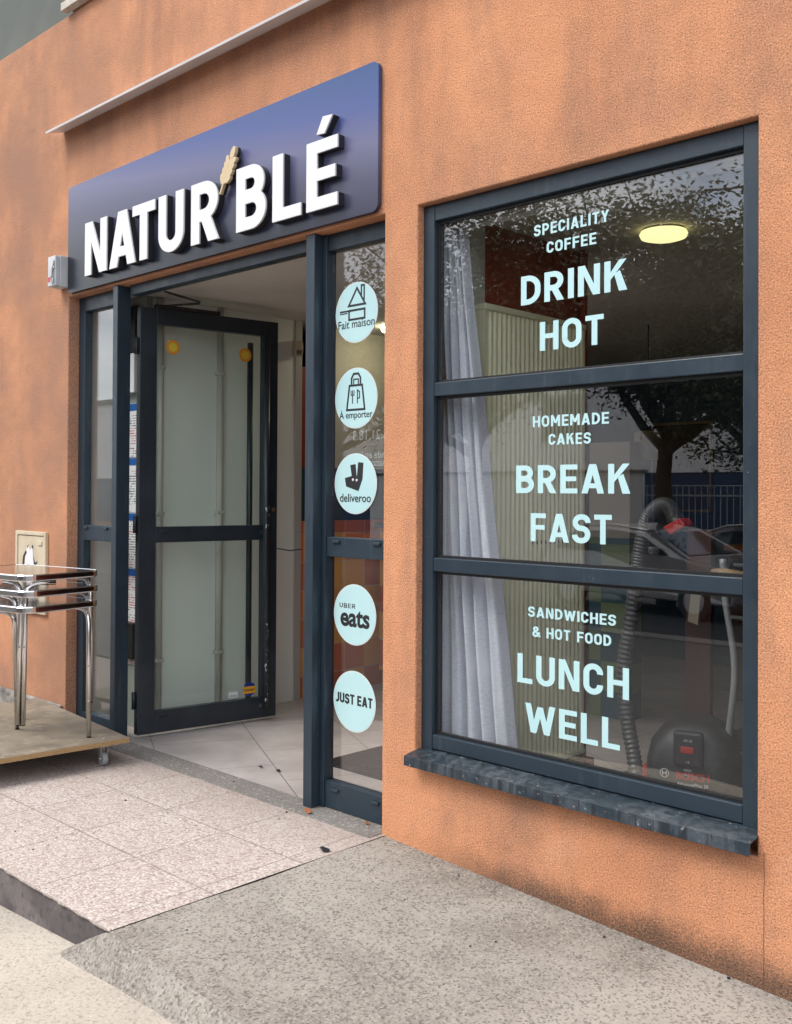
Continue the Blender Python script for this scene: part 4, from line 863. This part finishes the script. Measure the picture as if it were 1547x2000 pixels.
rl=thing('railing','pale metal railing of thin uprights along the far pavement','railing',(0,0,0)); RM=mat('pale_railing_paint',(.45,.46,.47),.5)
u0=MB().box(-20,-19.01,.121,-19.985,-18.99,1.62).build('upright',RM,rl); u0.location=(7.4,0,0)
for i in range(1,100):
    c_=u0.copy(); sc.collection.objects.link(c_); c_.parent=rl; c_.location=(7.4+i*.16,0,0)
for a_,b_ in ((1.38,1.42),(.20,.24),(1.621,1.65)): box('rail',RM,rl,-12.7,-19.03,a_,4,-18.97,b_)
def car(name,label,loc,rz,paint,van=False):
    t=thing(name,label,'van' if van else 'car',loc,rz,'vehicles parked across the street')
    if van:
        pro=[(-2.4,.32),(-2.42,1.0),(-2.38,1.85),(-2.2,1.95),(.9,1.95),(1.15,1.85),(1.75,1.15),(2.35,.98),(2.45,.7),(2.42,.32)]; W=.9
        glz=[(.35,1.18),(.35,1.72),(1.02,1.72),(1.48,1.2)]; gl2=None
    else:
        pro=[(-2.0,.30),(-2.08,.60),(-2.02,.95),(-1.75,1.30),(-1.3,1.44),(-.4,1.48),(.3,1.40),(1.15,.98),(1.75,.88),(2.08,.70),(2.12,.45),(2.05,.28)]; W=.87
        glz=[(-1.62,1.02),(-1.35,1.30),(-.4,1.38),(.22,1.32),(.85,1.0)]; gl2=None
    b=bmesh.new(); rings=[]
    for s_,ins,zc in ((-1,.10,.0),(-.93,.0,0),(-.6,0,0),(.6,0,0),(.93,0,0),(1,.10,0)):
        row=[]
        for (x,z) in pro:
            tw=1-max(0,(z-.95))*.30; row.append(b.verts.new((x*(1-ins*.25),s_*W*tw,z-(ins*.25 if z>1 else 0))))
        rings.append(row)
    n=len(pro)
    for i in range(len(rings)-1):
        for k in range(n): b.faces.new([rings[i][k],rings[i][(k+1)%n],rings[i+1][(k+1)%n],rings[i+1][k]])
    b.faces.new(rings[0][::-1]); b.faces.new(rings[-1]); bmesh.ops.recalc_face_normals(b,faces=b.faces[:])
    me=bpy.data.meshes.new('body'); b.to_mesh(me); b.free(); me.materials.append(paint); o=lk(bpy.data.objects.new('body',me),t); md=o.modifiers.new('b','BEVEL'); md.width=.05; md.segments=3; md.angle_limit=R(25)
    for s_ in (-1,1):
        fn=lambda u,v,d:(u,s_*(W*(1-max(0,v-.95)*.30)-.04+d),v); MB().prism(glz,fn,0,.047).build('side_window',CARG,t)
    fw=[(1.12 if van else .35,0,1.78 if van else 1.36),(1.66 if van else 1.08,0,1.24 if van else 1.02)]
    a,c=fw; mb=MB(); mb.face([(a[0]+.03,-W*.66,a[2]),(a[0]+.03,W*.66,a[2]),(c[0]+.03,W*.78,c[2]),(c[0]+.03,-W*.78,c[2])]); w_=mb.build('windscreen',CARG,t); md=w_.modifiers.new('s','SOLIDIFY'); md.thickness=.02
    for s_ in (-1,1):
        box('headlight',mat('headlamp_glass',(.7,.7,.7),.1) if 'headlamp_glass' not in bpy.data.materials else bpy.data.materials['headlamp_glass'],t,(2.2 if van else 1.88),min(s_*.5,s_*.82),.66,(2.44 if van else 2.09),max(s_*.5,s_*.82),.80,bev=.03)
        for x_ in ((-1.5,1.55) if van else (-1.28,1.32)):
            w2=MB().tube([(x_,s_*(W-.17),.31),(x_,s_*(W+.005),.31)],.31,28).build('wheel',DARK,t,bev=.02); MB().tube([(x_,s_*(W-.02),.31),(x_,s_*(W+.012),.31)],.19,18).build('rim',ALU,w2)
        box('mirror',paint,t,(1.0 if van else .55),min(s_*W,s_*(W+.16)),1.0,(1.1 if van else .68),max(s_*W,s_*(W+.16)),1.14,bev=.03)
    return t
CARG=mat('dark_car_glass',(.015,.02,.022),.05)
car('parked_car','silver hatchback parked across the street, nearest the pale wall',(-5.7,-12.4,-.55),R(8),mat('silver_car_paint',(.42,.40,.39),.28,metal=.6,coat=.5))
car('parked_car','grey hatchback parked across the street between the silver car and the van',(-3.9,-14.6,-.55),R(8),mat('grey_car_paint',(.22,.20,.20),.28,metal=.6,coat=.5))
car('delivery_van','grey blue van parked across the street',(-1.5,-12.0,-.55),R(184),mat('grey_blue_van_paint',(.06,.09,.12),.35,coat=.4),True)
# trees
BARK=mat('rough_dark_bark',(.075,.058,.045),.95,var=[(10,6,(.04,.03,.024),.4,.65,(1,1,.3))],bump=(25,.8,.02))
LEAF=mat('olive_green_leaves',(.085,.105,.040),.5,var=[(1.5,4,(.12,.13,.06),.4,.7),(9,3,(.05,.065,.025),.45,.75)])
def tree_meshes(seed,H=7.6,spread=3.4,nl=60000,trunk=.15):
    rg=random.Random(seed); tr_=MB(); tips=[]
    def limb(p,d,r,L_,lv):
        pts=[p]; rad_=[r]; n=5
        for i in range(n):
            d=(d+Vector((rg.uniform(-.22,.22),rg.uniform(-.22,.22),rg.uniform(-.05,.16)))).normalized(); p=p+d*L_/n; pts.append(p); rad_.append(r*(1-.62*(i+1)/n))
            if lv>=1: tips.append((p,lv))
        tr_.tube(pts,rad_,8 if lv<2 else 5)
        if lv<3:
            for k in range(5 if lv==0 else 4):
                q=pts[rg.randint(2 if lv else 3,n)]; a=rg.uniform(0,2*math.pi); up=rg.uniform(.05,.9)
                limb(q,Vector((math.cos(a),math.sin(a),up)).normalized(),r*(.5 if lv else .55),L_*rg.uniform(.55,.8),lv+1)
    limb(Vector((0,0,-.1)),Vector((0,0,1)),trunk,2.4,-0) if False else None
    base=[Vector((0,0,-.1)),Vector((.04,.02,1.0)),Vector((-.03,.05,2.2)),Vector((.02,0,3.0))]
    tr_.tube(base,[trunk*1.25,trunk,trunk*.92,trunk*.85],12)
    for k in range(9):
        a=2*math.pi*k/9*2+rg.uniform(-.3,.3); limb(base[-1]-Vector((0,0,rg.uniform(0,.35))),Vector((math.cos(a),math.sin(a),(.35,.7,1.2,2.2)[k%4])).normalized(),trunk*.6,rg.uniform(2.2,2.9)*(1.15 if k%4>1 else 1),1)
    b=bmesh.new()
    for i in range(nl):
        t,lv=rg.choice(tips)
        if lv==1 and rg.random()<.9: continue
        s_=.25; c=t+Vector((rg.gauss(0,s_),rg.gauss(0,s_),rg.gauss(-.08,s_*.8)))
        a=rg.uniform(0,2*math.pi); d=Vector((math.cos(a),math.sin(a),rg.uniform(-1.1,.3))).normalized(); w_=d.cross(Vector((rg.uniform(-1,1),rg.uniform(-1,1),rg.uniform(-1,1)))).normalized()
        L_=rg.uniform(.08,.15); q=L_*.21
        b.faces.new([b.verts.new(v) for v in(c,c+d*L_*.5+w_*q,c+d*L_,c+d*L_*.5-w_*q)])
    me=bpy.data.meshes.new('crown'); b.to_mesh(me); b.free(); me.materials.append(LEAF)
    return tr_,me
def tree(label,loc,seed,**k):
    t=thing('street_tree',label,'tree',loc,0,'street trees across the road'); tb_,cm=tree_meshes(seed,**k); tb_.build('trunk',BARK,t); lk(bpy.data.objects.new('crown',cm),t); return t
t1=tree('leafy street tree with dark trunk straight across from the big window',(-5.9,-13.0,-.5),5)
t2=tree('leafy street tree leaning over the van across the road',(-3.9,-12.6,-.5),9,nl=26000); t2.scale=(.85,.85,.85)
t3=copy_tree(t1); t3.location=(-9.6,-12.2,-.5); t3.rotation_euler=(0,0,2.0); t3['label']='leafy street tree further left across the road'
t4=tree('thinly leaved street tree facing the shop doorway across the road',(-14.6,-12.6,-.5),21,nl=9000,trunk=.10)
t5=copy_tree(t1); t5.location=(1.8,-15.2,-.5); t5.rotation_euler=(0,0,4.0); t5['label']='rightmost leafy street tree across the road'
